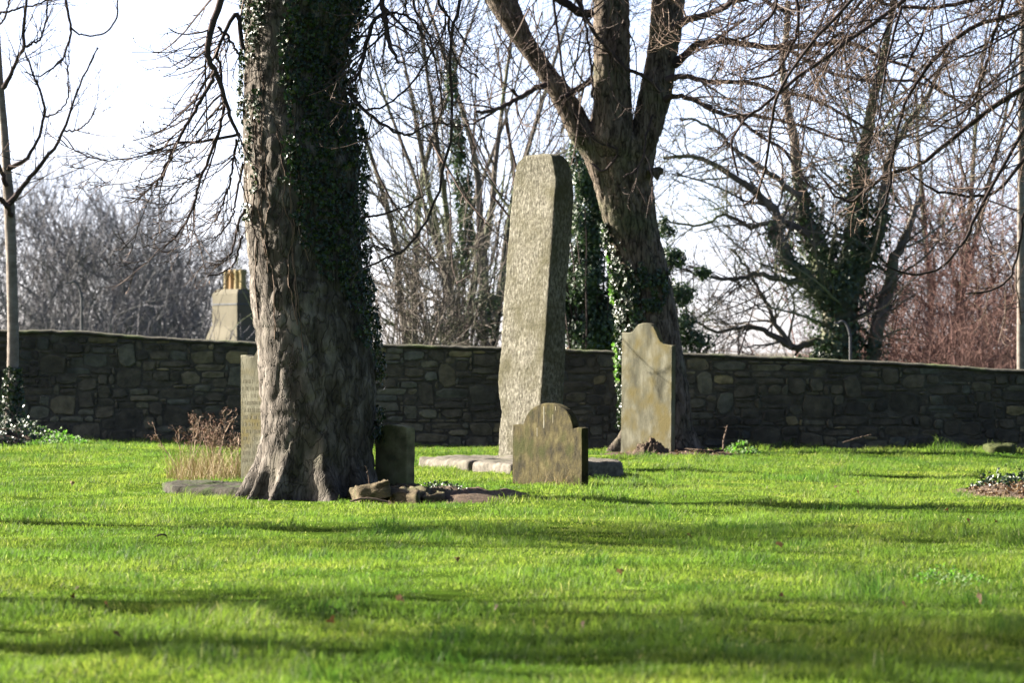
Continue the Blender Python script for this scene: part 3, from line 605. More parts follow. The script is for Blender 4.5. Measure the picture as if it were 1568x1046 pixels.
# ---------------------------------------------------------------- tree C: overhanging branches from beyond the right edge
def tree_c():
    rng = np.random.default_rng(44); d = 49.; s = F_PX/d
    root = thing('overhanging_tree', 'bare tree standing beyond the right edge whose drooping branches hang into the top right', 'tree', (7.6, 51, G(7.6, 51)))
    g = Geo(); pts = walk(rng, np.array([[0, 0, -.2]]), np.array([[-.02, 0, 1.]]), np.array([9.]), 20, .02); tubes(g, pts, taper(np.array([.34]), 20, .5), 20, rng=rng); obj('trunk', g.build('trunk', smooth=True), M['bark_b'], root)
    off = -np.array([7.6, 51, G(7.6, 51)])
    sp = [dict(n=9, L=(.4, 1.05), rf=.6, rmin=.0055, rmax=.011, P=6, w=.14, z0=-.14, z1=.17, a0=25, a1=75, t0=.05, s=4),
          dict(n=4, L=(.2, .45), rf=.7, rmin=.004, P=5, w=.15, z0=-.05, z1=.22, a0=25, a1=60), dict(n=2, L=(.08, .2), rf=.8, rmin=.0034, P=4, w=.16, z0=0, z1=.22)]
    paths = [[[(1760, -10, 13), (1640, 90, 11), (1567, 134, 9), (1509, 171, 8), (1461, 211, 7), (1407, 251, 6), (1363, 265, 5.5), (1327, 291, 5), (1302, 309, 4.5), (1276, 298, 4), (1258, 272, 3)]],
             [[(1560, -130, 9), (1450, -50, 8), (1385, 0, 7), (1312, 55, 6.5), (1232, 109, 6), (1174, 160, 5), (1145, 178, 4.5), (1120, 222, 4), (1131, 269, 3)]],
             [[(1420, -120, 8), (1350, -50, 7), (1305, 0, 6), (1254, 51, 5.5), (1218, 98, 5), (1188, 150, 5), (1180, 200, 4.5), (1172, 250, 4), (1160, 295, 3.5), (1138, 314, 3)]],
             [[(1700, 60, 8), (1600, 150, 7), (1545, 240, 6), (1500, 320, 5.5), (1475, 370, 5), (1440, 410, 4), (1395, 420, 3.5), (1350, 405, 3)]],
             [[(1680, -60, 9), (1580, 10, 8), (1490, 40, 7), (1430, 90, 6), (1390, 150, 5), (1370, 220, 4.5), (1360, 300, 4), (1335, 345, 3)]],
             [[(1700, -120, 9), (1600, -60, 8), (1510, -10, 7), (1440, 10, 6), (1380, 10, 5.5), (1320, -5, 5), (1265, 0, 4)], [(1540, -20, 5), (1520, 60, 5), (1500, 130, 4), (1470, 190, 3.4), (1420, 190, 3)]],
             [[(1650, 180, 7), (1580, 230, 6), (1530, 290, 5), (1490, 300, 4.5), (1430, 290, 4), (1390, 262, 3)], [(1600, 220, 5), (1570, 320, 4.5), (1556, 400, 4), (1530, 440, 3.4), (1480, 450, 3)]],
             [[(1240, -120, 7), (1215, -40, 6), (1222, 20, 5), (1215, 60, 4.5), (1190, 110, 4), (1150, 120, 3)], [(1180, -80, 6), (1190, 0, 5), (1165, 40, 4), (1130, 60, 3.5), (1095, 52, 3)]]]
    for k, p in enumerate(paths):
        o = add_branch(root, p, d+rng.uniform(-2, 2.5), sp, rng, M['twig_dark'], M['twig_pale'] if k % 2 == 0 else M['twig'], dd=rng.uniform(-1, 1), bud=.011)
        o.location = tuple(off)
    for grp in range(3):
        n = 25; dd = 50+rng.uniform(-3, 4, n); px = rng.uniform(1120, 1760, n); py = rng.uniform(-170, 60, n)*np.interp(px, [1120, 1760], [1., 1.6])
        st = np.stack([(px-CX)*dd/F_PX, dd, EYE+(HZ-py)*dd/F_PX], -1)
        L = rng.uniform(1.4, 3.1, n)*np.interp(px, [1120, 1400, 1760], [.55, .85, 1.25])
        P = walk(rng, st, np.stack([rng.uniform(-1.3, .1, n), rng.normal(0, .3, n), -rng.uniform(.4, 1.2, n)], -1), L, 16, .09, -.05, .10); rr = taper(rng.uniform(.010, .018, n), 16, .35)
        g = Geo(); g2 = Geo(); tubes(g, P, rr, 6, rng=rng); p2, r2 = twiggery(rng, g2, P, rr, sp); buds(rng, g2, p2[:, -1], p2[:, -1]-p2[:, -2], .011)
        br = obj('hanging_branches', g.build('hanging_branches'), M['twig_dark'], root, tuple(off)); br['kind'] = 'stuff'; t = obj('twigs', g2.build('twigs'), M['twig_pale' if grp != 1 else 'twig'], br); t['kind'] = 'stuff'
tree_c()

# ---------------------------------------------------------------- tree D: young pale tree at the left
def tree_d():
    rng = np.random.default_rng(55); d = 60.
    root = thing('young_tree', 'slender young tree with pale trunk and ivy at its foot by the left edge', 'tree')
    tab = [(-200, -18, -10), (-60, -13, -3), (60, -10, 1), (130, -6, 6), (200, 0, 13), (260, 3, 18), (310, 5, 23), (400, 9, 26), (500, 11, 29), (600, 10, 29), (700, 5, 33)]
    me, samp = trunk_mesh('trunk', rows_px(tab, d), 40, 160, (), .03, .3, .004, 9, 5, groove=.2); obj('trunk', me, M['young'], root)
    sp = [dict(n=9, L=(.3, .9), rf=.6, rmin=.005, rmax=.01, P=6, w=.12, z0=.06, z1=.14, a0=20, a1=50, t0=.2), dict(n=3, L=(.1, .3), rf=.8, rmin=.004, P=4, w=.14, z0=.05, z1=.15)]
    for b in ([[(12, 312, 10), (24, 300, 9), (40, 280, 7.5), (60, 255, 6.5), (85, 222, 5.5), (105, 180, 4.5), (118, 140, 3.5), (135, 100, 3), (152, 72, 2.5)], [(97, 200, 3.5), (120, 198, 3), (138, 182, 2.5), (147, 165, 2)]],
              [[(12, 258, 9), (25, 252, 8), (42, 242, 6), (58, 212, 5), (68, 170, 4.5), (60, 135, 4), (48, 105, 3.5), (38, 80, 3)], [(68, 178, 4), (85, 174, 3), (102, 155, 2.8), (105, 120, 2.5), (100, 85, 2)]],
              [[(6, 134, 9), (16, 115, 7), (28, 88, 6), (35, 72, 6), (37, 40, 5), (40, 0, 4.5), (42, -40, 4)], [(35, 73, 5), (50, 66, 4), (62, 58, 3.5), (70, 30, 3), (73, 0, 3)]],
              [[(18, 330, 8), (8, 312, 8), (-4, 300, 7), (-20, 280, 6)], [(10, 285, 8), (-4, 250, 6), (-20, 220, 5)]],
              [[(97, -40, 5), (103, 15, 4.6), (108, 42, 4.2), (105, 65, 4), (93, 92, 3.5), (75, 108, 3), (55, 117, 2.5), (35, 108, 2)], [(108, 42, 3.6), (122, 52, 3), (142, 54, 3), (165, 47, 3), (178, 25, 3), (180, -5, 2.6), (176, -40, 2.6)]],
              [[(-10, 22, 5), (10, 18, 4), (30, 12, 3.5), (60, 5, 3), (82, -6, 3)], [(-12, 50, 4), (6, 28, 3.5), (14, 0, 3), (16, -20, 3)]]):
        add_branch(root, b, d-.1, [dict(q, n=max(1, q['n']//(1 if b[0][0][0] < 50 else 3))) for q in sp], rng, M['twig_dark'], M['twig'], dd=-.3, bud=.012, main_s=7)
    N = 700; th = np.radians(rng.uniform(-200, 20, N)); z = .05+1.05*rng.random(N)**1.7; pos, nrm = samp(th, z, rng.uniform(.01, .07, N)*np.interp(z, [0, 1], [2.2, .6])); g = Geo(); leaves(rng, g, pos, nrm, .06)
    o = obj('ivy', g.build('ivy'), M['ivy'], root); o['kind'] = 'stuff'
tree_d()

# ================================================================== TREES BEYOND THE WALL
def bg_proto(seed, H, stems, spread, mat, rbase, kids=(9, 8, 5), L=(1., .5, .25), up=.06, trunk_h=0., rmin=.006, wander=.1, droop=0.):
    """meshes (stems, twigs) for a bare tree; base at the origin"""
    rng = np.random.default_rng(seed); n = stems; a = rng.uniform(0, 2*math.pi, n)
    g = Geo(); g2 = Geo()
    if trunk_h:
        p = walk(rng, np.array([[0, 0, -.3]]), np.array([[rng.normal(0, .03), 0, 1.]]), np.array([trunk_h+.3]), 8, .03); tubes(g, p, taper(np.array([rbase]), 8, .75), 12, rng=rng); st = np.repeat(p[:, -1], n, 0)-np.array([0, 0, .1])
    else: st = np.stack([rng.normal(0, .25, n), rng.normal(0, .25, n), np.full(n, -.3)], -1)
    sp = spread*rng.uniform(.3, 1., n); dr = np.stack([np.cos(a)*sp, np.sin(a)*sp, np.ones(n)], -1)
    P = walk(rng, st, dr, (H-trunk_h)*rng.uniform(.75, 1.05, n), 14, wander*.7, .02, .04); r = taper(rbase*(.62 if trunk_h else 1)*rng.uniform(.6, 1., n), 14, .12); tubes(g, P, r, 7, rng=rng)
    s1 = [dict(n=kids[0], L=(H*.16*L[0], H*.34*L[0]), rf=.5, rmin=rmin*1.6, P=7, w=wander, z0=up-droop, z1=up, a0=25, a1=60, t0=.12, s=4)]
    p1, r1 = twiggery(rng, g, P, r, s1)
    twiggery(rng, g2, p1, r1, [dict(n=kids[1], L=(H*.11*L[1], H*.24*L[1]), rf=.55, rmin=rmin*1.1, rmax=rmin*3, P=5, w=wander*1.2, z0=up-droop, z1=up, a0=22, a1=55, t0=.15),
                               dict(n=kids[2], L=(H*.08*L[2], H*.2*L[2]), rf=.7, rmin=rmin*.8, rmax=rmin*1.5, P=4, w=wander*1.2, z0=up, z1=up, a0=20, a1=50, t0=.15, end=.6)])
    a, b = g.build('branches'), g2.build('twigs')
    for me in (a, b): me.materials.append(mat)
    return a, b
def bg_tree(name, label, proto, px, d, scale=1., rz=0., group=None, base=None, tilt=0, cat='tree', yoff=0):
    x = (px-CX)*d/F_PX; t = thing(name, label, cat, (x, d, G(x, d) if base is None else base), group, rz); t.scale = (scale,)*3; t.rotation_euler[1] = tilt
    obj('branches', proto[0], None, t); o = obj('twigs', proto[1], None, t); o['kind'] = 'stuff'
    return t
def beyond():
    rnd = random.Random(4); rng = np.random.default_rng(66)
    # far thicket at the left, haze put into its twig colour, 115-135 m away
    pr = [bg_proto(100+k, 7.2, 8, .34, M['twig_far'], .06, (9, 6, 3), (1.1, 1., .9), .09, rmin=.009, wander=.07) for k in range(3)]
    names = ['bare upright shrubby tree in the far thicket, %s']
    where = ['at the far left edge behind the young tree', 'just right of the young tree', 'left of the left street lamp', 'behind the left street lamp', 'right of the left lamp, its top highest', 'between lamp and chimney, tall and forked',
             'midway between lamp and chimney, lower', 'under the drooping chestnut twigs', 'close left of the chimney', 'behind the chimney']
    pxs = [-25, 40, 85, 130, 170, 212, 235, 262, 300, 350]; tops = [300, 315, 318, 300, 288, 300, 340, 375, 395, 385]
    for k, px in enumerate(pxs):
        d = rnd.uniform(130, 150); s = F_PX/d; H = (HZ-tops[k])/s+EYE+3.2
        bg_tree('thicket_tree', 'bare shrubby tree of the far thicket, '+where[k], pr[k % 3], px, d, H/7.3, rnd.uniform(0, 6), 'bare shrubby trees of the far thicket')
    low = bg_proto(120, 4.4, 12, .5, M['twig_far'], .03, (7, 5, 3), (1., 1., .9), .07, rmin=.008, wander=.09)
    wl = ['bottom left corner of the thicket', 'below the tall thicket left of the lamp', 'right of the left lamp', 'midway to the chimney above the wall top', 'left of the chimney foot', 'behind the thick ivy-clad trunk', 'right of the thick ivy-clad trunk', 'left of the standing stone above the wall top', ]
    for k, px in enumerate([-10, 50, 110, 165, 225, 480, 600, 680]):
        bg_tree('low_bush', 'low bare bush seen over the wall, '+wl[k], low, px, rnd.uniform(100, 110), rnd.uniform(.95, 1.15), rnd.uniform(0, 6), 'low bare bushes beyond the wall', cat='bush')
    # centre: tall bare trees between the two big trunks
    tall = [bg_proto(200+k, 13., 3, .42, M['twig_mid'], .19, (10, 5, 3), (.85, .75, .6), .06, trunk_h=3.2, rmin=.008, wander=.08) for k in range(2)]
    bg_tree('tall_bare_tree', 'tall bare tree rising just right of the thick trunk, pale leaning stems', tall[0], 625, 96, 1., 1.2, 'tall bare trees beyond the wall')
    t1 = bg_tree('tall_bare_tree', 'tall bare tree with ivied trunk rising left of the standing stone', tall[1], 700, 86, 1.0, 2.1, 'tall bare trees beyond the wall')
    t2 = bg_tree('tall_bare_tree', 'tall dark-stemmed bare tree directly left of the standing stone', tall[0], 752, 84, .95, 4.4, 'tall bare trees beyond the wall')
    bg_tree('tall_bare_tree', 'tall bare tree seen between the standing stone and the forked tree', tall[1], 840, 100, 1.02, 5.2, 'tall bare trees beyond the wall')
    bg_tree('tall_bare_tree', 'tall bare tree high behind the drooping twigs at upper right', tall[1], 1440, 98, 1.05, 3.3, 'tall bare trees beyond the wall')
    # central arching shrubs, pinkish twigs
    arch = bg_proto(230, 5.4, 9, .5, M['twig_mid'], .045, (7, 5, 3), (1.2, 1.1, .9), -.01, rmin=.007, wander=.09)
    for px, d, sc, rz, lb in ((590, 80, 1.0, 0, 'arching grey shrub beside the thick trunk, above the wall'), (650, 76, .92, 2, 'arching grey shrub midway between thick trunk and standing stone'), (725, 78, .95, 4, 'arching grey shrub just left of the standing stone')):
        bg_tree('arching_shrub', lb, arch, px, d, sc, rz, 'arching shrubs behind the wall', cat='shrub')
    # right: wide spreading tree with ivied stems
    def stem(g, path, d, dd=0): p, r = traced(path, d, 24, dd, .02, rng); tubes(g, p, r, 10, rng=rng); return p, r
    d = 84.; root = thing('spreading_tree', 'wide spreading bare tree with several ivy-clad stems behind the wall right of the forked tree', 'tree')
    stems = [[(1290, 640, 60), (1285, 560, 52), (1280, 500, 48), (1275, 450, 42), (1262, 405, 34), (1240, 350, 26), (1225, 300, 20), (1215, 220, 15), (1200, 120, 12), (1205, 0, 9)],
             [(1288, 640, 50), (1290, 560, 44), (1292, 490, 40), (1300, 430, 34), (1310, 370, 30), (1312, 310, 26), (1318, 250, 22), (1330, 190, 17), (1350, 100, 12), (1370, 0, 9)],
             [(1270, 470, 26), (1240, 430, 24), (1210, 400, 22), (1190, 370, 20), (1185, 350, 18), (1195, 335, 14), (1175, 310, 13), (1145, 285, 11), (1110, 262, 9), (1060, 240, 7), (1015, 245, 5)],
             [(1300, 470, 20), (1318, 420, 18), (1345, 360, 18), (1350, 300, 17), (1362, 240, 14), (1385, 200, 11), (1420, 150, 8), (1450, 80, 6)],
             [(1330, 640, 24), (1335, 560, 22), (1345, 500, 22), (1362, 440, 20), (1372, 390, 16), (1395, 340, 10), (1410, 300, 8)],
             [(1285, 540, 18), (1250, 525, 13), (1215, 532, 11), (1180, 510, 9), (1150, 500, 7), (1105, 508, 5), (1060, 490, 4)],
             [(1255, 440, 14), (1200, 430, 10), (1160, 418, 8), (1120, 428, 6), (1070, 420, 4), (1020, 402, 3)],
             [(1215, 535, 8), (1190, 500, 7), (1170, 460, 6), (1150, 420, 5), (1120, 380, 4)],
             [(1240, 360, 12), (1200, 340, 9), (1150, 345, 7), (1110, 330, 5), (1060, 345, 4), (1010, 330, 3)],
             [(1225, 300, 10), (1180, 265, 8), (1130, 230, 6), (1080, 190, 5), (1040, 180, 3)]]
    g = Geo(); main = [stem(g, p, d, rng.uniform(-1, 1)) for p in stems]; obj('trunk', g.build('trunk', smooth=True), M['twig_mid'], root)
    P = np.concatenate([a for a, b in main]); Rr = np.concatenate([b for a, b in main]); g = Geo()
    twiggery(rng, g, P, Rr, [dict(n=19, L=(.9, 2.6), rf=.42, rmin=.012, rmax=.03, P=8, w=.15, z0=-.02, z1=.05, a0=30, a1=75, t0=.2, s=4), dict(n=6, L=(.4, 1.0), rf=.55, rmin=.008, P=5, w=.18, z0=0, z1=.08), dict(n=3, L=(.2, .5), rf=.6, rmin=.005, P=4, w=.18, z0=0, z1=.1)])
    o = obj('crown', g.build('crown'), M['twig_mid'], root); o['kind'] = 'stuff'
    g = Geo()
    for k, (i, n, off) in enumerate(((0, 5600, .34), (1, 4600, .30), (3, 1200, .2), (2, 900, .12), (4, 900, .18))):
        p, r = main[i]; t = rng.random(n)**1.15*(16 if i < 2 else 10); a = t.astype(int); q = p[0, a]+(p[0, a+1]-p[0, a])*(t-a)[:, None]; dv = unit(rng.normal(size=(n, 3)))
        kk = vn(q[:, 2]*3+k*9, q[:, 0]*4+90, 3) > .3; rr = r[0, a]
        leaves(rng, g, (q+dv*(rr+rng.uniform(0, off, n))[:, None])[kk], dv[kk], .085, True)
    o = obj('ivy', g.build('ivy'), M['evergreen'], root); o['kind'] = 'stuff'
    tb = bg_proto(240, 3.6, 12, .6, M['twig_mid'], .03, (7, 6, 3), (1.1, 1., .9), .02, rmin=.006, wander=.12)
    for px, dd_, sc, lb_ in ((1230, 82, 1.0, 'tangled low bush round the left foot of the spreading tree'), (1325, 81, .9, 'tangled low bush round the right foot of the spreading tree'), (1150, 90, .7, 'sparse low bush in the sky gap left of the spreading tree')):
        bg_tree('low_bush', lb_, tb, px, dd_, sc, px, 'low bare bushes beyond the wall', cat='bush')
    # evergreens
    def evergreen(name, label, px, d, blobs, n, size=.085, cat='bush', mat=None):
        x = (px-CX)*d/F_PX; s = F_PX/d; root = thing(name, label, cat, (x, d, G(x, d)))
        g = Geo(); tot = sum(b[2]*b[3] for b in blobs); gb = Geo()
        for bx, by, rx, ry in blobs:
            m = int(n*rx*ry/tot); c = np.array(W3(bx, by, d))-np.array([x, d, G(x, d)])
            sub = unit(rng.normal(size=(30, 3)))*rng.uniform(.3, 1., 30)[:, None]; k = rng.integers(0, 30, m)
            v = sub[k]+rng.normal(0, .17, (m, 3)); pos = c+v*np.array([rx/s, rx/s*.9, ry/s]); leaves(rng, g, pos, v, size, True, .5)
            pts = walk(rng, np.tile(np.array([[0, 0, -.2]]), (4, 1))+rng.normal(0, .1, (4, 3)), np.tile(c+np.array([0, 0, .2]), (4, 1))+rng.normal(0, .3, (4, 3)), np.full(4, np.linalg.norm(c)), 9, .05); tubes(gb, pts, taper(np.full(4, .03), 9, .3), 5, rng=rng)
        obj('stems', gb.build('stems'), M['twig_dark'], root); o = obj('foliage', g.build('foliage'), mat or M['evergreen'], root); o['kind'] = 'stuff'
        return root
    evergreen('holly_bush', 'dark glossy evergreen bush filling the gap between standing stone and forked tree', 905, 73, [(892, 270, 26, 55), (900, 350, 34, 60), (905, 430, 42, 60), (905, 510, 48, 50), (870, 470, 26, 60), (935, 490, 26, 50), (915, 300, 22, 50)], 26000, .06)
    evergreen('holly_bush', 'dark evergreen bush with ragged tufts close right of the forked trunk', 1045, 75, [(1030, 395, 22, 22), (1042, 450, 26, 24), (1045, 500, 28, 22), (1062, 525, 34, 16), (1078, 420, 14, 12), (1020, 350, 16, 16)], 4200, .06)
    evergreen('ivy_covered_stump', 'ivied green trunk column left of the standing stone above the wall', 700, 80, [(693, 130, 11, 50), (702, 220, 15, 55), (708, 300, 16, 60), (712, 380, 16, 60), (740, 480, 40, 40), (690, 505, 34, 20)], 4800, .07, 'tree')
    # yellowish bush under the spreading tree
    evergreen('leafy_bush', 'small dark-leaved bush at the wall top under the spreading tree', 1228, 78, [(1228, 556, 26, 10), (1255, 548, 20, 16)], 900, .06, mat=M['ivy'])
    # reddish thicket at the right
    red = [bg_proto(300+k, 7.5, 9, .45, M['twig_red'], .06, (9, 6, 3), (1.1, 1., .9), .02, rmin=.0065, wander=.15) for k in range(2)]
    lb = ['right of the ivied spreading tree', 'in front of the dark bush, lower right', 'centre of the red thicket', 'tallest and reddest, near the right edge', 'beside the trunk at the right edge', 'beyond the right edge', 'low, in the front of the red thicket', 'at the back left of the red thicket', 'highest, at the back right of the thicket', 'middle of the thicket, behind the low one']
    for k, (px, d, sc) in enumerate(((1375, 92, .85), (1420, 84, .72), (1450, 95, 1.0), (1500, 90, 1.08), (1545, 86, .95), (1610, 88, 1.0), (1480, 78, .6), (1400, 98, 1.1), (1520, 97, 1.25), (1455, 88, .95))):
        bg_tree('red_stemmed_shrub', 'reddish-brown bare shrub, '+lb[k], red[k % 2], px, d, sc, rnd.uniform(0, 6), 'reddish bare shrubs behind the wall', cat='shrub')
    # trunk at the right edge
    d = 72; x = (1566-CX)*d/F_PX; root = thing('slim_tree', 'slim straight tree trunk cut by the right edge behind the wall', 'tree', (x, d, G(x, d)))
    g = Geo(); p = walk(rng, np.array([[0, 0, -.2]]), np.array([[.0, 0, 1.]]), np.array([8.]), 16, .012); r = taper(np.array([.085]), 16, .5); tubes(g, p, r, 12, rng=rng); obj('trunk', g.build('trunk', smooth=True), M['young'], root)
    g = Geo(); twiggery(rng, g, p, r, [dict(n=16, L=(1., 2.2), rf=.35, rmin=.012, P=7, w=.1, z0=.0, z1=.08, a0=40, a1=70, t0=.25, s=4), dict(n=7, L=(.4, .9), rf=.6, rmin=.007, P=5), dict(n=3, L=(.2, .5), rf=.6, rmin=.005, P=4)])
    obj('crown', g.build('crown'), M['twig'], root)
beyond()

# ---------------------------------------------------------------- trees out of frame at the left whose shade falls on the lawn
def shade_trees():
    rng = np.random.default_rng(77)
    lab = ['leafless ivied tree out of the picture to the left, shading the middle of the lawn', 'leafless ivied tree out of the picture to the left, shading the near lawn', 'leafless ivied tree out of the picture to the left, shading the front lawn edge', 'leafless ivied tree out of the picture to the left, nearest the viewpoint']
    for k, (x, y, r, hh) in enumerate(((-13.6, 38.4, .24, 6.), (-13.5, 28.6, .26, 5.5), (-12.2, 24.4, .20, 5.), (-12.5, 21.0, .18, 4.))):
        root = thing('churchyard_tree', lab[k], 'tree', (x, y, G(x, y)))
        g = Geo(); p = walk(rng, np.array([[0, 0, -.2]]), np.array([[0, 0, 1.]]), np.array([hh]), 12, .02); tubes(g, p, taper(np.array([r]), 12, .8), 16, rng=rng); obj('trunk', g.build('trunk', smooth=True), M['bark_b'], root)
        g = Geo(); n = 6; a = rng.uniform(0, 6.28, n); st = np.repeat(p[:, -1], n, 0)-np.array([0, 0, .2])
        P = walk(rng, st, np.stack([np.cos(a)*.35, np.sin(a)*.5, np.ones(n)], -1), rng.uniform(4.5, 7.5, n), 12, .12); rr = taper(np.full(n, r*.45), 12, .3); tubes(g, P, rr, 8, rng=rng)
        p1, r1 = twiggery(rng, g, P, rr, [dict(n=6, L=(1.4, 3.2), rf=.45, P=7, w=.12, z0=-.03, z1=.05, s=4), ])
        twiggery(rng, g, p1, r1, [dict(n=10, L=(.7, 1.8), rf=.5, rmin=.014, P=5, w=.15), dict(n=5, L=(.3, 1.0), rf=.6, rmin=.010, P=3)])
        obj('crown', g.build('crown'), M['twig'], root)
        g = Geo(); n = 800; b = rng.integers(0, 6, n); t = rng.random(n)*8.9; i = t.astype(int); q = P[b, i]+(P[b, i+1]-P[b, i])*(t-i)[:, None]; dv = unit(rng.normal(size=(n, 3))); kk = vn(q[:, 2]*1.3+b*13, q[:, 0]*0+k, 5) > .50
        leaves(rng, g, (q+dv*rng.uniform(.1, .9, n)[:, None])[kk], dv[kk], .12, True)
        o = obj('ivy', g.build('ivy'), M['ivy'], root); o['kind'] = 'stuff'
shade_trees()
def yew_screen():  # yews added out of view to block sky light and deepen the shade
    rng = np.random.default_rng(91); protos = []
    for k in range(2):
        g = Geo(); n = 9000; c = np.stack([rng.normal(0, 1.5, 16), rng.normal(0, 1.5, 16), rng.uniform(1.2, 9, 16)], -1); rad = np.interp(c[:, 2], [0, 5, 10], [2.3, 2.2, 1.2]); b = rng.integers(0, 16, n); v = unit(rng.normal(size=(n, 3)))
        leaves(rng, g, c[b]+v*(rad[b]*rng.uniform(.6, 1.05, n))[:, None], v, .42, True, .6); f = g.build('foliage'); f.materials.append(M['evergreen'])
        g = Geo(); p = walk(rng, np.array([[0, 0, -.3]]), np.array([[0, 0, 1.]]), np.array([8.]), 8, .03); tubes(g, p, taper(np.array([.4]), 8, .3), 12, rng=rng); t = g.build('trunk', smooth=True); t.materials.append(M['bark_b']); protos.append((t, f))
    wh = ['straight behind the viewpoint', 'behind the viewpoint, a little left', 'behind the viewpoint, a little right', 'behind the viewpoint, far left', 'behind the viewpoint, far right', 'right of the near lawn, nearest the viewpoint', 'right of the lawn, second from the viewpoint', 'right of the lawn, third from the viewpoint', 'right of the lawn, nearest the wall', 'behind the viewpoint, second row']
    for k, (x, y, sc) in enumerate(((0, -9, 1.1), (-7, -8, 1.), (7, -7, 1.15), (-14, -6, 1.1), (13.5, -3, 1.2), (15, 5, 1.1), (15.5, 14, 1.2), (16, 24, 1.1), (16.5, 35, 1.15), (3, -16, 1.5))):
        t = thing('added_yew', 'dense dark yew tree added to block sky light outside the picture, '+wh[k], 'tree', (x, y, G(x, y)), 'added sky-blocking yews outside the picture', rng.uniform(0, 6)); t.scale = (sc,)*3
        obj('trunk', protos[k % 2][0], None, t); o = obj('foliage', protos[k % 2][1], None, t); o['kind'] = 'stuff'
yew_screen()

# ================================================================== STONES
TH = R(54)
U = np.array([math.cos(TH), -math.sin(TH), 0]); NN = np.array([-math.sin(TH), -math.cos(TH), 0])
def n3(V, f, seed=0):
    return np.array([mnoise.noise(Vector((float(a)*f+seed, float(b)*f, float(c)*f))) for a, b, c in V])
def standing_stone():
    d = 50.3; s = F_PX/d
    Y = [240, 246, 258, 273, 300, 327, 354, 394, 421, 474, 500, 527, 560, 586, 610, 634, 661, 680, 702, 712]
    L = np.interp(Y, [238, 246, 268, 327, 394, 488, 527, 560, 586, 610, 634, 661, 700], [800, 792, 787, 780, 775, 768, 767, 764, 761, 763, 767, 763, 762])
    E = np.interp(Y, [240, 273, 354, 421, 474, 527, 594, 615, 700], [845, 851, 846, 841, 837, 834, 829, 828, 826])
    Rr = np.interp(Y, [238, 250, 287, 327, 394, 461, 513, 607, 700], [864, 873, 880, 878, 873, 867, 868, 864, 862])
    z = EYE-(np.array(Y)-HZ)/s; nz = 260; zz = np.linspace(z[-1], z[0], nz); o = np.argsort(z)
    L, E, Rr = (np.interp(zz, z[o], a[o]) for a in (L, E, Rr))
    w = (E-L)/s/math.cos(TH); t = (Rr-E)/s/math.sin(TH); xc = (E-CX)/s
    nu = 150; k = np.linspace(0, 4, nu, endpoint=False)
    # square walk with rounded corners
    a = (k+.5)*math.pi/2; pe = 22.; cs, sn = np.cos(a), np.sin(a); r = (np.abs(cs)**pe+np.abs(sn)**pe)**(-1/pe); su, sv = cs*r, sn*r
    V = np.empty((nz, nu, 3)); N = np.empty_like(V)
    for i in range(nz):
        shrink = 1-.05*ss(zz[-1]-.05, zz[-1], zz[i])
        cu = su*shrink*w[i]/2-w[i]/2; cv = sv*shrink*t[i]/2+t[i]/2            # measured from the near corner
        V[i] = np.array([xc[i], d-.2, zz[i]])+cu[:, None]*U-cv[:, None]*NN
        N[i] = (su**5)[:, None]*U-(sv**5)[:, None]*NN
    V = V.reshape(-1, 3); N = unit(N.reshape(-1, 3)+1e-6)
    dsp = .012*n3(V*np.array([1, 1, .5]), 2.6)+.006*n3(V*np.array([1, 1, .45]), 12, 5)+.006*n3(V*np.array([1, 1, .6]), 46, 9)
    fr = (su[None, :]+0*zz[:, None]).ravel(); ff = ((sv > .9)[None, :] & (np.ones(nz, bool)[:, None])).ravel(); zr = np.repeat(zz, nu)
    for c0, wd, dp, z0_, z1_ in ((.12, .035, .035, .9, 3.4), (-.45, .03, .018, 1.3, 2.9), (.55, .03, .014, .4, 2.1)):
        cl = c0+.10*(vn(zr*2.2, zr*0+c0*9, 3)-.5)+.04*(vn(zr*9, zr*0, 5)-.5)
        dsp = dsp-dp*np.exp(-((fr-cl)/wd)**2)*ff*ss(z0_, z0_+.3, zr)*(1-ss(z1_-.3, z1_, zr))*vn(zr*4, zr*0+c0, 6)*1.4
    V = V+N*dsp[:, None]; V[-nu:, 2] += .02*n3(V[-nu:], 9)
    top = V[-nu:].copy(); c = top.mean(0); caps = [c+(top-c)*f+np.array([0, 0, h]) for f, h in ((.85, .022), (.5, .034), (.02, .04))]
    Va = np.concatenate([V]+caps); F = grid_faces(nu, nz+3, True)
    root = thing('standing_stone', 'tall rough granite standing stone, broad face sunlit and right side in black shade', 'standing stone', (float(xc[0]), d, .12))
    obj('pillar', mesh('pillar', Va-np.array([xc[0], d, .12]), [F], smooth=True), M['granite'], root)
standing_stone()

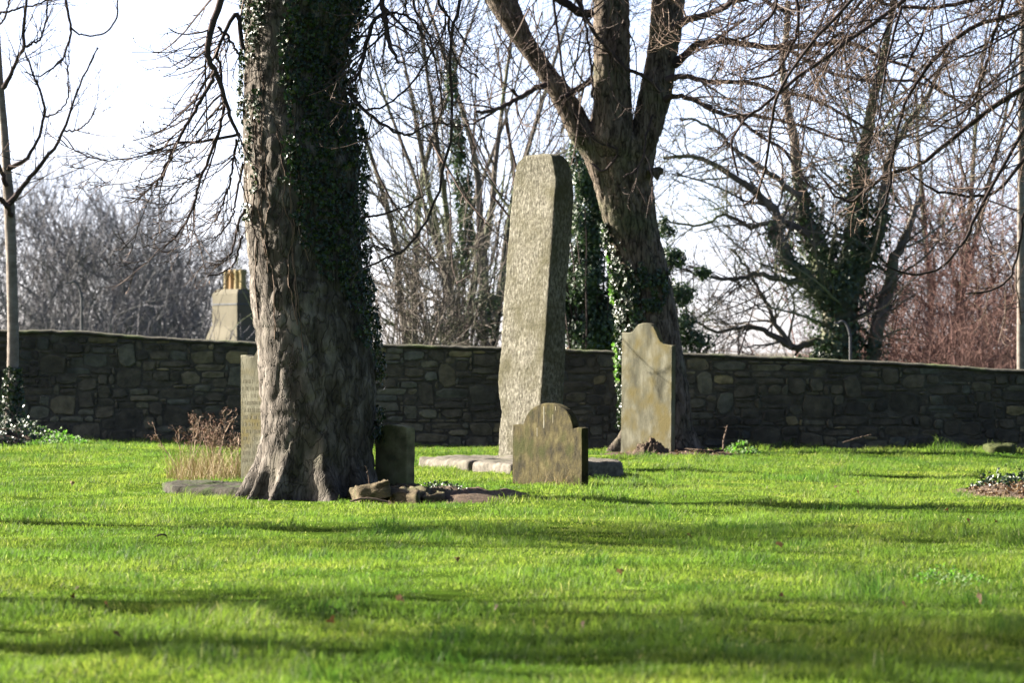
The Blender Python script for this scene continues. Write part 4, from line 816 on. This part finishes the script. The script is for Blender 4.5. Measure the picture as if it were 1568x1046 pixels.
def slab_geo(outline, thick, x, y, zb, th=TH, bev=.008, tilt=0., noise=.0, seed=0, n_sub=3, lean=0.):
    """outline: list of (u, z) across the front face, counter-clockwise seen from the front; extruded backwards"""
    O = []
    m = len(outline)
    for i in range(m):
        p, q = np.array(outline[i]), np.array(outline[(i+1) % m]); ln = np.linalg.norm(q-p); k = max(1, int(ln/.035))
        for j in range(k): O.append(p+(q-p)*j/k)
    O = np.array(O); 
    if noise: O = O+noise*np.stack([n3(np.c_[O, np.zeros(len(O))], 9, seed), n3(np.c_[O, np.ones(len(O))], 9, seed+4)], -1)
    c = O.mean(0); K = len(O); nrm = np.roll(O, -1, 0)-np.roll(O, 1, 0); nrm = np.stack([nrm[:, 1], -nrm[:, 0]], -1); nrm = unit(nrm)
    ins = O-nrm*bev
    rings = [(ins, 0.), (O, bev), (O, thick-bev), (ins, thick)]
    u = np.array([math.cos(th), -math.sin(th), 0]); b = np.array([math.sin(th), math.cos(th), 0])
    V = np.concatenate([R_[:, :1]*u+dd*b+R_[:, 1:]*np.array([0, 0, 1.])+(R_[:, 1:]*lean)*b for R_, dd in rings])+np.array([x, y, zb])
    r = np.arange(K); nx = (r+1) % K
    f4 = np.concatenate([np.stack([r+i*K, nx+i*K, nx+(i+1)*K, r+(i+1)*K], -1)[:, ::-1] for i in range(3)])
    return V, [f4, r[None, :], (r+3*K)[None, ::-1]]
def arc(cx, cz, rx, rz, a0, a1, n): return [(cx+rx*math.cos(math.radians(a0+(a1-a0)*i/n)), cz+rz*math.sin(math.radians(a0+(a1-a0)*i/n))) for i in range(n+1)]

def headstone(name, label, outline_px, d, thick, mat, th=TH, noise=.003, lean=0., seed=0):
    """outline traced in the photo's plane, laid on a face turned th to the left"""
    s = F_PX/d; c = math.cos(th); px0 = outline_px[0][0]; x0 = (px0-CX)/s
    out = [((p-px0)/s/c, EYE-(q-HZ)/s) for p, q in outline_px]; g0 = G(x0, d)
    V, F = slab_geo(out, thick, x0, d+.2, 0., th, noise=noise, seed=seed, lean=lean); g = Geo(); g.add(V, F)
    root = thing(name, label, 'headstone', (x0, d, g0)); obj('slab', g.build('slab', origin=(x0, d, g0)), mat, root)
    return root, out, x0, d+.2, g0
def face_pts(root, rects, x0, y0, g0, th, name, mat, off=.003):
    u = np.array([math.cos(th), -math.sin(th), 0]); n = np.array([-math.sin(th), -math.cos(th), 0]); g = Geo()
    for (a, b, c, e) in rects:
        P = [(a, c), (b, c), (b, e), (a, e)]; f = [np.array([x0, y0, 0])+p*u+np.array([0, 0, q])+n*off for p, q in P]; bk = [q-n*(off+.004) for q in f]
        g.add(np.array(f+bk), [np.array([[0, 1, 2, 3], [0, 4, 5, 1], [1, 5, 6, 2], [2, 6, 7, 3], [3, 7, 4, 0]])], .5)
    return obj(name, g.build(name, origin=(x0, y0-.2, g0)), mat, root)

def headstones():
    # round-topped mossy stone in front
    d = 44.3; o = [(784, 752), (889.5, 752), (889.5, 654), (884, 652.5), (876, 655)]
    o += [(838.5+37.5*math.cos(math.radians(a)), 655-38*math.sin(math.radians(a))) for a in range(8, 173, 8)]
    o += [(801, 651), (795, 650), (785, 651)]
    root, out, x0, y0, g0 = headstone('round_topped_headstone', 'squat mossy headstone with a round top and square shoulders, in front of the standing stone', o, d, .08, M['moss_stone'], noise=.005, seed=2)
    s = F_PX/d; c = math.cos(TH)
    q = lambda px: (px-784)/s/c
    zz = lambda py: EYE-(py-HZ)/s
    ob = face_pts(root, [(q(832.2), q(833.4), zz(655), zz(622)), (q(830.), q(836.), zz(632.9), zz(632.3))], x0, y0, g0, TH, 'cross', M['whitemark']); ob['label'] = 'thin pale cross marked below the arch'
    for rr in ((q(846), q(847.0), zz(647), zz(634)), (q(850), q(851), zz(628), zz(622)), (q(822), q(823.2), zz(668), zz(655))):
        face_pts(root, [rr], x0, y0, g0, TH, 'worn_carving', M['carved'])
    # ogee headstone at the right
    d = 59.3
    o = [(950.5, 700), (1026, 702), (1027.5, 529.5), (1021, 528.5), (1015, 527), (1010, 523), (1006.5, 516), (1003.5, 508), (1000, 501), (996, 497), (990, 494.5), (984, 494.5), (977, 497), (972.5, 502), (969, 507), (964, 509.5), (952.5, 509)]
    headstone('ogee_topped_headstone', 'tall pale headstone with a curved ogee top, leaning by the foot of the forked tree', o, d, .075, M['lichen_stone'], th=R(44), noise=.003, seed=5)
    # stone half hidden by the trunk
    d = 43.2
    o = [(366, 752), (430, 752), (430, 520), (402, 530), (392, 538), (387, 546), (380, 546.5), (374, 543.5), (366, 544)]
    root, out, x0, y0, g0 = headstone('inscribed_headstone', 'grey headstone with rows of worn lettering, half hidden behind the thick trunk', o, d, .10, M['lichen_stone'], th=R(42), noise=.002, seed=9)
    s = F_PX/d; c = math.cos(R(42)); rects = []; rnd = random.Random(8)
    for k, py in enumerate(range(584, 716, 11)):
        px = 369.
        while px < 404:
            w = rnd.uniform(.5, 1.1)
            if rnd.random() < .72: rects.append(((px-366)/s/c, (px-366+w)/s/c, EYE-(py+rnd.uniform(2.2, 3.4)-HZ)/s, EYE-(py-2.6-HZ)/s))
            px += w+rnd.uniform(.6, 1.5)
    ob = face_pts(root, rects, x0, y0, g0, R(42), 'inscription', M['carved'], .0015); ob['kind'] = 'stuff'
    # small dark stone right of the trunk
    d = 39.95
    o = [(572, 765), (622, 765), (623, 664), (622, 656), (617, 652.5), (600, 651), (584, 652), (573, 656)]
    headstone('shaded_headstone', 'small plain greenish headstone in the deep shade right of the thick trunk', o, d, .12, M['dark_stone'], th=R(38), noise=.006, seed=12)
headstones()

def block(poly, z0, z1, amp=.02, f=5., seed=0, nr=5, top_round=.85, sub=.05):
    """rough stone block over a ground polygon"""
    P = []
    m = len(poly)
    for i in range(m):
        p, q = np.array(poly[i], float), np.array(poly[(i+1) % m], float); k = max(2, int(np.linalg.norm(q-p)/sub))
        for j in range(k): P.append(p+(q-p)*j/k)
    P = np.array(P); 
    for _ in range(2): P = (np.roll(P, 1, 0)+P*2+np.roll(P, -1, 0))/4
    c = P.mean(0); K = len(P); rings = []
    for i in range(nr+1):
        t = i/nr; rings.append(np.c_[P, np.full(K, z0+(z1-z0)*.86*t)])
    for k, (fs, h) in enumerate(((.985, .95), (.95, 1.), (.75, 1.02), (.45, 1.03), (.15, 1.03), (.01, 1.03))):
        rings.append(np.c_[c+(P-c)*fs, np.full(K, z0+(z1-z0)*h)])
    V = np.concatenate(rings); dir_ = np.c_[V[:, :2]-c, (V[:, 2]-z0)*.5]; V = V+unit(dir_)*(amp*n3(V, f, seed)+amp*.5*n3(V, f*3.3, seed+3))[:, None]; V[:, 2] += amp*.8*n3(V, f*1.7, seed+7)
    return V, [grid_faces(K, len(rings), True)]
def blocks():
    # plinth of the standing stone: three blocks
    root = thing('stone_plinth', 'low rough granite kerb blocks round the foot of the standing stone', 'plinth', (.1, 49, 0))
    off = np.array([.1, 49, 0])
    Lc, N1, Rc, B = np.array([-1.03, 50.4]), np.array([.42, 46.4]), np.array([1.16, 47.2]), np.array([.2, 52.0])
    m1 = Lc+(N1-Lc)*.40; m2 = B+(Rc-B)*.45
    for k, (pl, z1, mt) in enumerate((([Lc, m1-.02*(N1-Lc)/4, m1+np.array([.95, 1.3]), B], .13, 'granite_pale'), ([m1+.03*(N1-Lc)/4, (m1+N1)/2, (m1+N1)/2+np.array([.95, 1.2]), m1+np.array([1., 1.32])], .125, 'granite_pale'), ([(m1+N1)/2+np.array([.02, -.05]), N1, Rc, (m1+N1)/2+np.array([.97, 1.15])], .16, 'granite_pale'))):
        V, F = block(pl, -.1, z1, .034, 3.6, k*11, sub=.05, nr=7); g = Geo(); g.add(V-off, F); obj('plinth_block', g.build('plinth_block', smooth=True), M[mt], root)
    # flat slab left of the thick trunk
    x0 = lambda px, d: (px-CX)*d/F_PX
    V, F = block([(x0(243, 41.5), 41.9), (x0(262, 40.2), 40.5), (x0(430, 39.3), 39.6), (x0(450, 40.5), 40.6), (x0(300, 43), 43)], -.06, .09, .032, 5, 31); c = V.mean(0); g = Geo(); g.add(V-c, F)
    tag(obj('fallen_slab', g.build('fallen_slab', smooth=True), M['slab'], None, tuple(c)), 'flat weathered grave slab lying in the grass left of the thick trunk roots', 'stone slab')
    # broken sandstone pieces right of the roots
    for k, (pl, z0, z1, lb) in enumerate((([(533, 39.6), (548, 38.4), (600, 38.3), (592, 40.2), (560, 40.6)], -.05, .085, 'tilted flat piece of broken brown sandstone nearest the trunk roots, a dark hollow under it'),
                                          ([(590, 39.6), (594, 38.4), (640, 38.1), (655, 38.8), (640, 40.3), (605, 40.6)], -.05, .115, 'largest lump of broken brown sandstone, in front of the small shaded headstone'),
                                          ([(642, 39.5), (646, 38.2), (680, 38.4), (683, 39.6), (655, 40.5)], -.05, .085, 'rightmost lump of broken brown sandstone with a dark right end'))):
        poly = [(x0(px, d), d) for px, d in pl]; V, F = block(poly, z0, z1, .05, 6, 50+k*7, sub=.035, nr=8); c = V.mean(0); g = Geo(); g.add(V-c, F)
        o = tag(obj('broken_stone', g.build('broken_stone', smooth=True), M['sandstone'], None, tuple(c)), lb, 'stone', 'broken stones at the foot of the thick trunk')
        if k == 0: o.rotation_euler = (R(-3), R(-9), 0); o.location.z += .03
    # moss stone by the wall at the right
    V, F = block([(x0(1512, 60), 60.6), (x0(1520, 59), 59.4), (x0(1556, 59), 59.4), (x0(1556, 61), 61.)], G(6.5, 60)-.05, G(6.5, 60)+.12, .04, 6, 81); c = V.mean(0); g = Geo(); g.add(V-c, F)
    tag(obj('mossy_boulder', g.build('mossy_boulder', smooth=True), M['moss'], None, tuple(c)), 'small mossy boulder at the foot of the wall by the right edge', 'boulder')
blocks()

# ================================================================== SOIL, LITTER, WEEDS
def mound(name, label, cx, cy, rx, ry, h, seed, mat='soil', cat='soil'):
    n = 46; u = np.linspace(-1, 1, n); X, Y = np.meshgrid(u, u); r = np.hypot(X, Y); V = np.stack([cx+X*rx, cy+Y*ry, 0*X], -1).reshape(-1, 3)
    hh = np.clip(1-r**2, 0, 1).ravel()**.8; nz_ = .5+.9*vn(X*5+seed, Y*5+30, 3).ravel()+.5*(vn(X*16+seed, Y*16+30, 4).ravel()-.5)
    V[:, 2] = gz(V[:, 0], V[:, 1])+h*hh*nz_-.03*(hh <= 0)
    c = np.array([cx, cy, G(cx, cy)]); o = obj(name, mesh(name, V-c, [grid_faces(n, n)], smooth=True), M[mat], None, tuple(c)); tag(o, label, cat, kind='stuff'); return o
def litter():
    rng = np.random.default_rng(88)
    mound('soil_patch', 'dark bare soil and ivy rootlets right of the broken sandstone pieces', -.42, 39.9, .62, 1.7, .07, 3)
    mound('soil_patch', 'bare brown soil under the forked tree right of the tall headstone', 2.05, 59.3, .95, 1.3, .06, 8)
    mound('soil_patch', 'crumbling earth heap against the foot of the tall ogee-topped headstone', 1.78, 58.6, .26, .3, .17, 14)
    mound('soil_patch', 'soil of the planted bed at the right edge, strewn with red-brown leaves', 4.8, 42.3, .72, 2.1, .07, 21)
    mound('soil_patch', 'rough ground under the ivy heap at the left edge', -6.75, 58.3, .9, 2.0, .2, 25)
    def carpet(name, label, cx, cy, rx, ry, h, n, size, mat, cat):
        a = rng.uniform(0, 6.28, n); r = np.sqrt(rng.random(n)); x = cx+np.cos(a)*r*rx; y = cy+np.sin(a)*r*ry; z = gz(x, y)+.015+h*rng.random(n)*(1-r**2)*(.5+vn(x*5, y*3, 4))
        g = Geo(); leaves(rng, g, np.stack([x, y, z], -1), np.tile(np.array([-.2, -.3, .8]), (n, 1)), size, False, .55); o = obj(name, g.build(name), M[mat]); tag(o, label, cat, kind='stuff'); return o
    carpet('ivy_patch', 'heap of dark ivy round the foot of the young tree at the left edge', -6.65, 58.3, .85, 1.8, .38, 2600, .055, 'ivy', 'ivy')
    carpet('weed_patch', 'bright green weeds spilling right from the ivy heap at the left edge', -6.0, 58.6, .55, 1.8, .16, 900, .05, 'ivy_bright', 'weeds')
    carpet('leaf_litter', 'red-brown fallen leaves covering the bed at the right edge', 4.85, 42., .68, 1.9, .12, 1300, .045, 'leaf_dead', 'leaves')
    carpet('ivy_patch', 'silvery green ivy creeping over the bed at the right edge', 4.85, 42.9, .55, 1.5, .26, 700, .05, 'ivy', 'ivy')
    carpet('ivy_patch', 'dark ivy tangle on the ground right of the small shaded headstone', -.62, 40.4, .3, .8, .10, 700, .03, 'ivy', 'ivy')
    carpet('leaf_litter', 'scattered dead leaves on the soil right of the tall headstone', 2.1, 59.2, .8, 1.2, .05, 260, .05, 'leaf_dead', 'leaves')
    carpet('weed_patch', 'small tuft of bright green weeds at the wall right of the forked tree', 2.98, 59.6, .28, .5, .16, 260, .05, 'ivy_bright', 'weeds')
    carpet('weed_clump', 'dark ferny weed clump in the sunny lawn at the right', 2.45, 25.4, .22, .5, .07, 260, .022, 'ivy_bright', 'weeds')
    carpet('leaf_litter', 'dead leaves and bits along the left slab edge', -2.1, 40.5, .3, .5, .03, 120, .03, 'leaf_dead', 'leaves')
    # dry dock stalks and straw by the left headstone
    def dock(px, d, hpx, n, lb, seed):
        r2 = np.random.default_rng(seed); x = (px-CX)*d/F_PX; h = hpx*d/F_PX; root = thing('dock_plant', lb, 'plant', (x, d, G(x, d)), 'dry dock plants by the inscribed headstone')
        a = r2.uniform(0, 6.28, n); st = np.stack([np.cos(a)*.04, np.sin(a)*.04, 0*a-.02], -1); P = walk(r2, st, np.stack([np.cos(a)*.35, np.sin(a)*.35, np.ones(n)], -1), h*r2.uniform(.65, 1., n), 8, .06); rr = taper(np.full(n, .0055), 8, .5)
        g = Geo(); tubes(g, P, rr, 5, rng=r2); p1, r1 = twiggery(r2, g, P, rr, [dict(n=7, L=(h*.14, h*.34), rf=.7, rmin=.003, P=5, w=.1, z0=.03, z1=.1, a0=20, a1=50, t0=.45)]); p2, _ = twiggery(r2, g, p1, r1, [dict(n=3, L=(h*.05, h*.13), rf=.8, rmin=.0024, P=4, w=.1, t0=.3)]); obj('stalks', g.build('stalks'), M['dock'], root)
        g = Geo(); m = len(p2); k = r2.integers(0, m, m*4); q = p2[k, 3]+r2.normal(0, .012, (m*4, 3)); leaves(r2, g, q, r2.normal(size=(m*4, 3)), .018, True, .3); o = obj('seedheads', g.build('seedheads'), M['seed'], root); o['kind'] = 'stuff'
    dock(281, 46.5, 100, 5, 'dry brown dock plant, the left and narrower one, with seedheads against the dark wall', 1)
    dock(325, 46.8, 100, 9, 'dry brown dock plant, the broad bushy one in the middle', 2)
    dock(353, 47.2, 80, 6, 'dry brown dock plant touching the edge of the inscribed headstone', 3)
    def straw(name, label, cx, cy, rx, ry, h, n, seed, mat='straw', cat='dry grass', lean=.35, w=.0035):
        r2 = np.random.default_rng(seed); a = r2.uniform(0, 6.28, n); r = np.sqrt(r2.random(n)); x = cx+np.cos(a)*r*rx; y = cy+np.sin(a)*r*ry; st = np.stack([x, y, gz(x, y)-.01], -1)
        P = walk(r2, st, np.stack([r2.normal(0, lean, n), r2.normal(0, lean, n), np.ones(n)], -1), h*r2.uniform(.3, 1., n), 5, .12, 0, -.1); g = Geo(); tubes(g, P, taper(r2.uniform(w*.4, w*.8, n), 5, .3), 3, rng=r2); o = obj(name, g.build(name), M[mat]); tag(o, label, cat, kind='stuff')
    straw('dry_grass', 'tall straw-coloured dead grass round the dock plants by the left headstone', -2.98, 45.2, .42, 1.7, .40, 900, 1)
    straw('dry_grass', 'thin dead grass and stalks against the right foot of the round-topped headstone', .55, 43.9, .17, .25, .24, 110, 2, lean=.5)
    straw('dry_grass', 'faint dead stems before the left foot of the round-topped headstone', .25, 43.9, .2, .2, .2, 16, 3, lean=.3)
    straw('dry_grass', 'dead grass fringe along the broken sandstone pieces', -.85, 38.2, .4, .35, .07, 220, 4, lean=.9)
    straw('dry_grass', 'dead grass at the edge of the planted bed at right', 4.5, 41.0, .45, .9, .08, 260, 5, lean=.8)
    # single sticks
    def stick(path, d, lb, mat='twig_pale', name='stick', dd=0., tw=None):
        p, r = traced(path, d, 14, dd, .003, rng); g = Geo(); tubes(g, p, r, 6, rng=rng, cap=True)
        if tw: twiggery(rng, g, p, r, tw)
        c = p[0, 0]; o = obj(name, g.build(name, origin=c), M[mat], None, tuple(c)); tag(o, lb, 'stick')
    stick([(569, 770, 2.6), (566, 745, 2.4), (563, 725, 2.2), (560, 714, 1.6)], 38.6, 'pale stick standing upright in front of the small shaded headstone')
    stick([(536, 768, 3), (560, 764, 4), (590, 768, 3.5), (612, 777, 3)], 38.1, 'pale dead root lying along the front of the broken sandstone')
    stick([(1030, 688, 7), (1060, 692, 6), (1085, 692, 5), (1108, 690, 4)], 59.0, 'fallen brown branch on the ground right of the tall headstone', mat='twig')
    stick([(1107, 690, 3.2), (1109, 672, 3), (1112, 660, 2.6), (1114, 651, 2)], 59.4, 'thin pale stalk standing before the dark wall right of the forked tree', tw=[dict(n=4, L=(.04, .1), rf=.7, rmin=.003, P=3)])
    stick([(229, 827, 2.5), (240, 821, 3), (252, 820, 3), (262, 825, 2.5), (269, 830, 2)], 7000/((826-545)/1.25), 'dark curved twig lying on the shaded lawn at left', mat='twig_dark', tw=[dict(n=3, L=(.04, .1), rf=.7, rmin=.002, P=3)])
    stick([(1290, 700-22, 2), (1310, 672, 2), (1325, 668, 1.8), (1334, 666, 1.4)], 60.5, 'thin bare twig against the foot of the wall at right')
    stick([(504, 928, 2.5), (515, 935, 2.5), (521, 945, 2.2)], 7000/((945-545)/1.25), 'short dark twig lying on the near lawn left of centre', mat='twig_dark')
    stick([(943, 870, 2), (955, 876, 2), (968, 872, 2)], 7000/((876-545)/1.25), 'short dark twig lying on the sunlit lawn right of centre', mat='twig_dark')
    # fallen leaves on the lawn, each its own
    base = None
    spots = [(112, 925), (163, 938), (508, 965), (615, 932), (118, 914), (894, 978), (1385, 935), (1502, 925), (1525, 812), (1483, 812), (1055, 832), (1195, 846), (1431, 772), (1280, 750), (405, 762), (110, 752), (94, 825), (1314, 762), (985, 935), (1540, 760), (760, 945), (180, 985), (1197, 925), (950, 888), (1450, 790), (700, 870)]
    for k, (px, py) in enumerate(spots):
        d = 7000/((py-545)/1.25); x = (px-CX)*d/F_PX; g = Geo()
        if k < 4: leaves(rng, g, np.zeros((1, 3)), np.array([[.1, -.5, .7]]), .045, False, .3, tint=np.array([.2+.2*k])); src = g.build('fallen_leaf'); src.materials.append(M['leaf_dead']); base = (base or [])+[src]
        o = bpy.data.objects.new('fallen_leaf', base[k % 4]); C.objects.link(o); o.location = (x, d, G(x, d)+.045); o.rotation_euler = (rng.uniform(-.4, .4), rng.uniform(-.4, .4), rng.uniform(0, 6)); o.scale = (rng.uniform(.8, 1.3),)*3
        tag(o, 'small brown dead leaf lying on the green lawn', 'leaf', 'dead leaves scattered on the lawn')
litter()

# ================================================================== HOUSE, LAMPS
def box(g, x0, x1, y0, y1, z0, z1, tint=.5):
    V = np.array([(x, y, z) for z in (z0, z1) for y in (y0, y1) for x in (x0, x1)]); F = np.array([[0, 1, 3, 2], [4, 6, 7, 5], [0, 4, 5, 1], [2, 3, 7, 6], [0, 2, 6, 4], [1, 5, 7, 3]]); g.add(V, [F], tint)
def frustum(g, x, y, w0, t0, z0, w1, t1, z1):
    V = np.array([(x+sx*w/2, y+sy*t/2, z) for (w, t, z) in ((w0, t0, z0), (w1, t1, z1)) for sy in (-1, 1) for sx in (-1, 1)]); g.add(V, [np.array([[0, 1, 3, 2], [4, 6, 7, 5], [0, 4, 5, 1], [2, 3, 7, 6], [0, 2, 6, 4], [1, 5, 7, 3]])])
def houses():
    d = 117.; s = F_PX/d; cx = (360-CX)/s; gr = G(cx, d)
    root = thing('cottage', 'cream rendered cottage hidden by the wall, only its big chimney and pots showing', 'house', (cx, d, gr), rz=-R(60))
    H = EYE-(528-HZ)/s-gr
    g = Geo(); box(g, -3.2, 3.2, -.6, 7., -.3, H-1.9); obj('wall', g.build('wall'), M['render'], root)
    g = Geo(); V = np.array([(-3.5, -.8, H-2.), (3.5, -.8, H-2.), (0, -.8, H), (-3.5, 7.2, H-2.), (3.5, 7.2, H-2.), (0, 7.2, H)]); g.add(V, [np.array([[0, 1, 2], [3, 5, 4]]), np.array([[0, 2, 5, 3], [1, 4, 5, 2]])]); rf = obj('roof', g.build('roof'), M['slate'], root)
    z = lambda py: EYE-(py-HZ)/s-gr
    g = Geo(); wt, tt = 1.42, .6
    frustum(g, 0, 0, 1.85, .9, z(560), 1.75, .78, z(517)); frustum(g, 0, 0, 1.75, .78, z(517), 1.48, .64, z(500)); box(g, -wt/2, wt/2, -tt/2, tt/2, z(500), z(450)); frustum(g, 0, 0, wt, tt, z(450), wt*.84, tt*.7, z(443))
    ch = obj('chimney', g.build('chimney'), M['render'], rf)
    g = Geo(); box(g, -wt/2-.02, wt/2+.02, -tt/2-.02, tt/2+.02, z(467), z(465)); obj('chimney_band', g.build('chimney_band'), M['slate'], root)
    for k in range(4):
        g = Geo(); n = 14; a = np.arange(n)*2*math.pi/n; x = -.45+.3*k; prof = [(.095, z(443)), (.085, z(430)), (.08, z(419)), (.1, z(417)), (.1, z(413)), (.075, z(413)), (.07, z(425))]
        V = np.concatenate([np.stack([x+r*np.cos(a), r*np.sin(a), np.full(n, zz)], -1) for r, zz in prof]); g.add(V, [grid_faces(n, len(prof), True)]); obj('chimney_pot', g.build('chimney_pot', smooth=True), M['pot_red' if k == 1 else 'pot'], root)
    for x in (-1.6, 1.6):
        g = Geo(); box(g, x-.45, x+.45, -.64, -.58, 1., 2.1); w = obj('window', g.build('window'), M['glass'], root)
    # low orange-roofed house, a sliver above the wall between standing stone and forked tree
    d = 98.; s = F_PX/d; cx = (915-CX)/s; gr = G(cx, d); H = EYE-(531-HZ)/s-gr
    root = thing('orange_roofed_house', 'low house whose orange roof just shows over the wall behind the holly bush', 'house', (cx, d, gr))
    g = Geo(); box(g, -.75, .4, 0, 4, -.3, H-.7); obj('wall', g.build('wall'), M['render'], root)
    g = Geo(); V = np.array([(-.8, -.2, H-.9), (.45, -.2, H-.9), (.45, 2, H), (-.8, 2, H), (-.8, 4.2, H-.9), (.45, 4.2, H-.9)]); g.add(V, [np.array([[0, 1, 2, 3], [3, 2, 5, 4]])]); obj('roof', g.build('roof'), M['tile'], root)
    # street lamps
    for px, py_top, arm, d, lb in ((125, 431, -27, 97, 'curved street lamp in front of the far thicket at left'), (1302, 492, -26, 79, 'curved street lamp in front of the ivied foot of the spreading tree'), (1131, 500, -9, 120, 'thin street lamp seen in the sky gap right of the forked tree')):
        s = F_PX/d; x = (px-CX)/s; gr = G(x, d); H = EYE-(py_top-HZ)/s-gr; a = abs(arm)/s; root = thing('street_lamp', lb, 'street lamp', (x, d, gr), 'street lamps beyond the wall')
        P = [(0, 0, -.2), (0, 0, H*.5), (0, 0, H-a*1.2)]+[(-a*.5+a*.5*math.cos(t), 0, H-a*1.2+a*1.2*math.sin(t)) for t in np.linspace(.25, math.pi*.62, 8)]; q = spline(P, 30)
        g = Geo(); tubes(g, q[None], np.linspace(2.2, 1.4, 30)[None]*d/F_PX, 8); obj('pole', g.build('pole', smooth=True), M['metal'], root)
        g = Geo(); e = q[-1]; k = d/F_PX; frustum(g, e[0]-3*k, 0, 8*k, 3*k, e[2]-1.5*k, 6*k, 2*k, e[2]+1.*k); obj('lamp_head', g.build('lamp_head'), M['metal'], root)
houses()
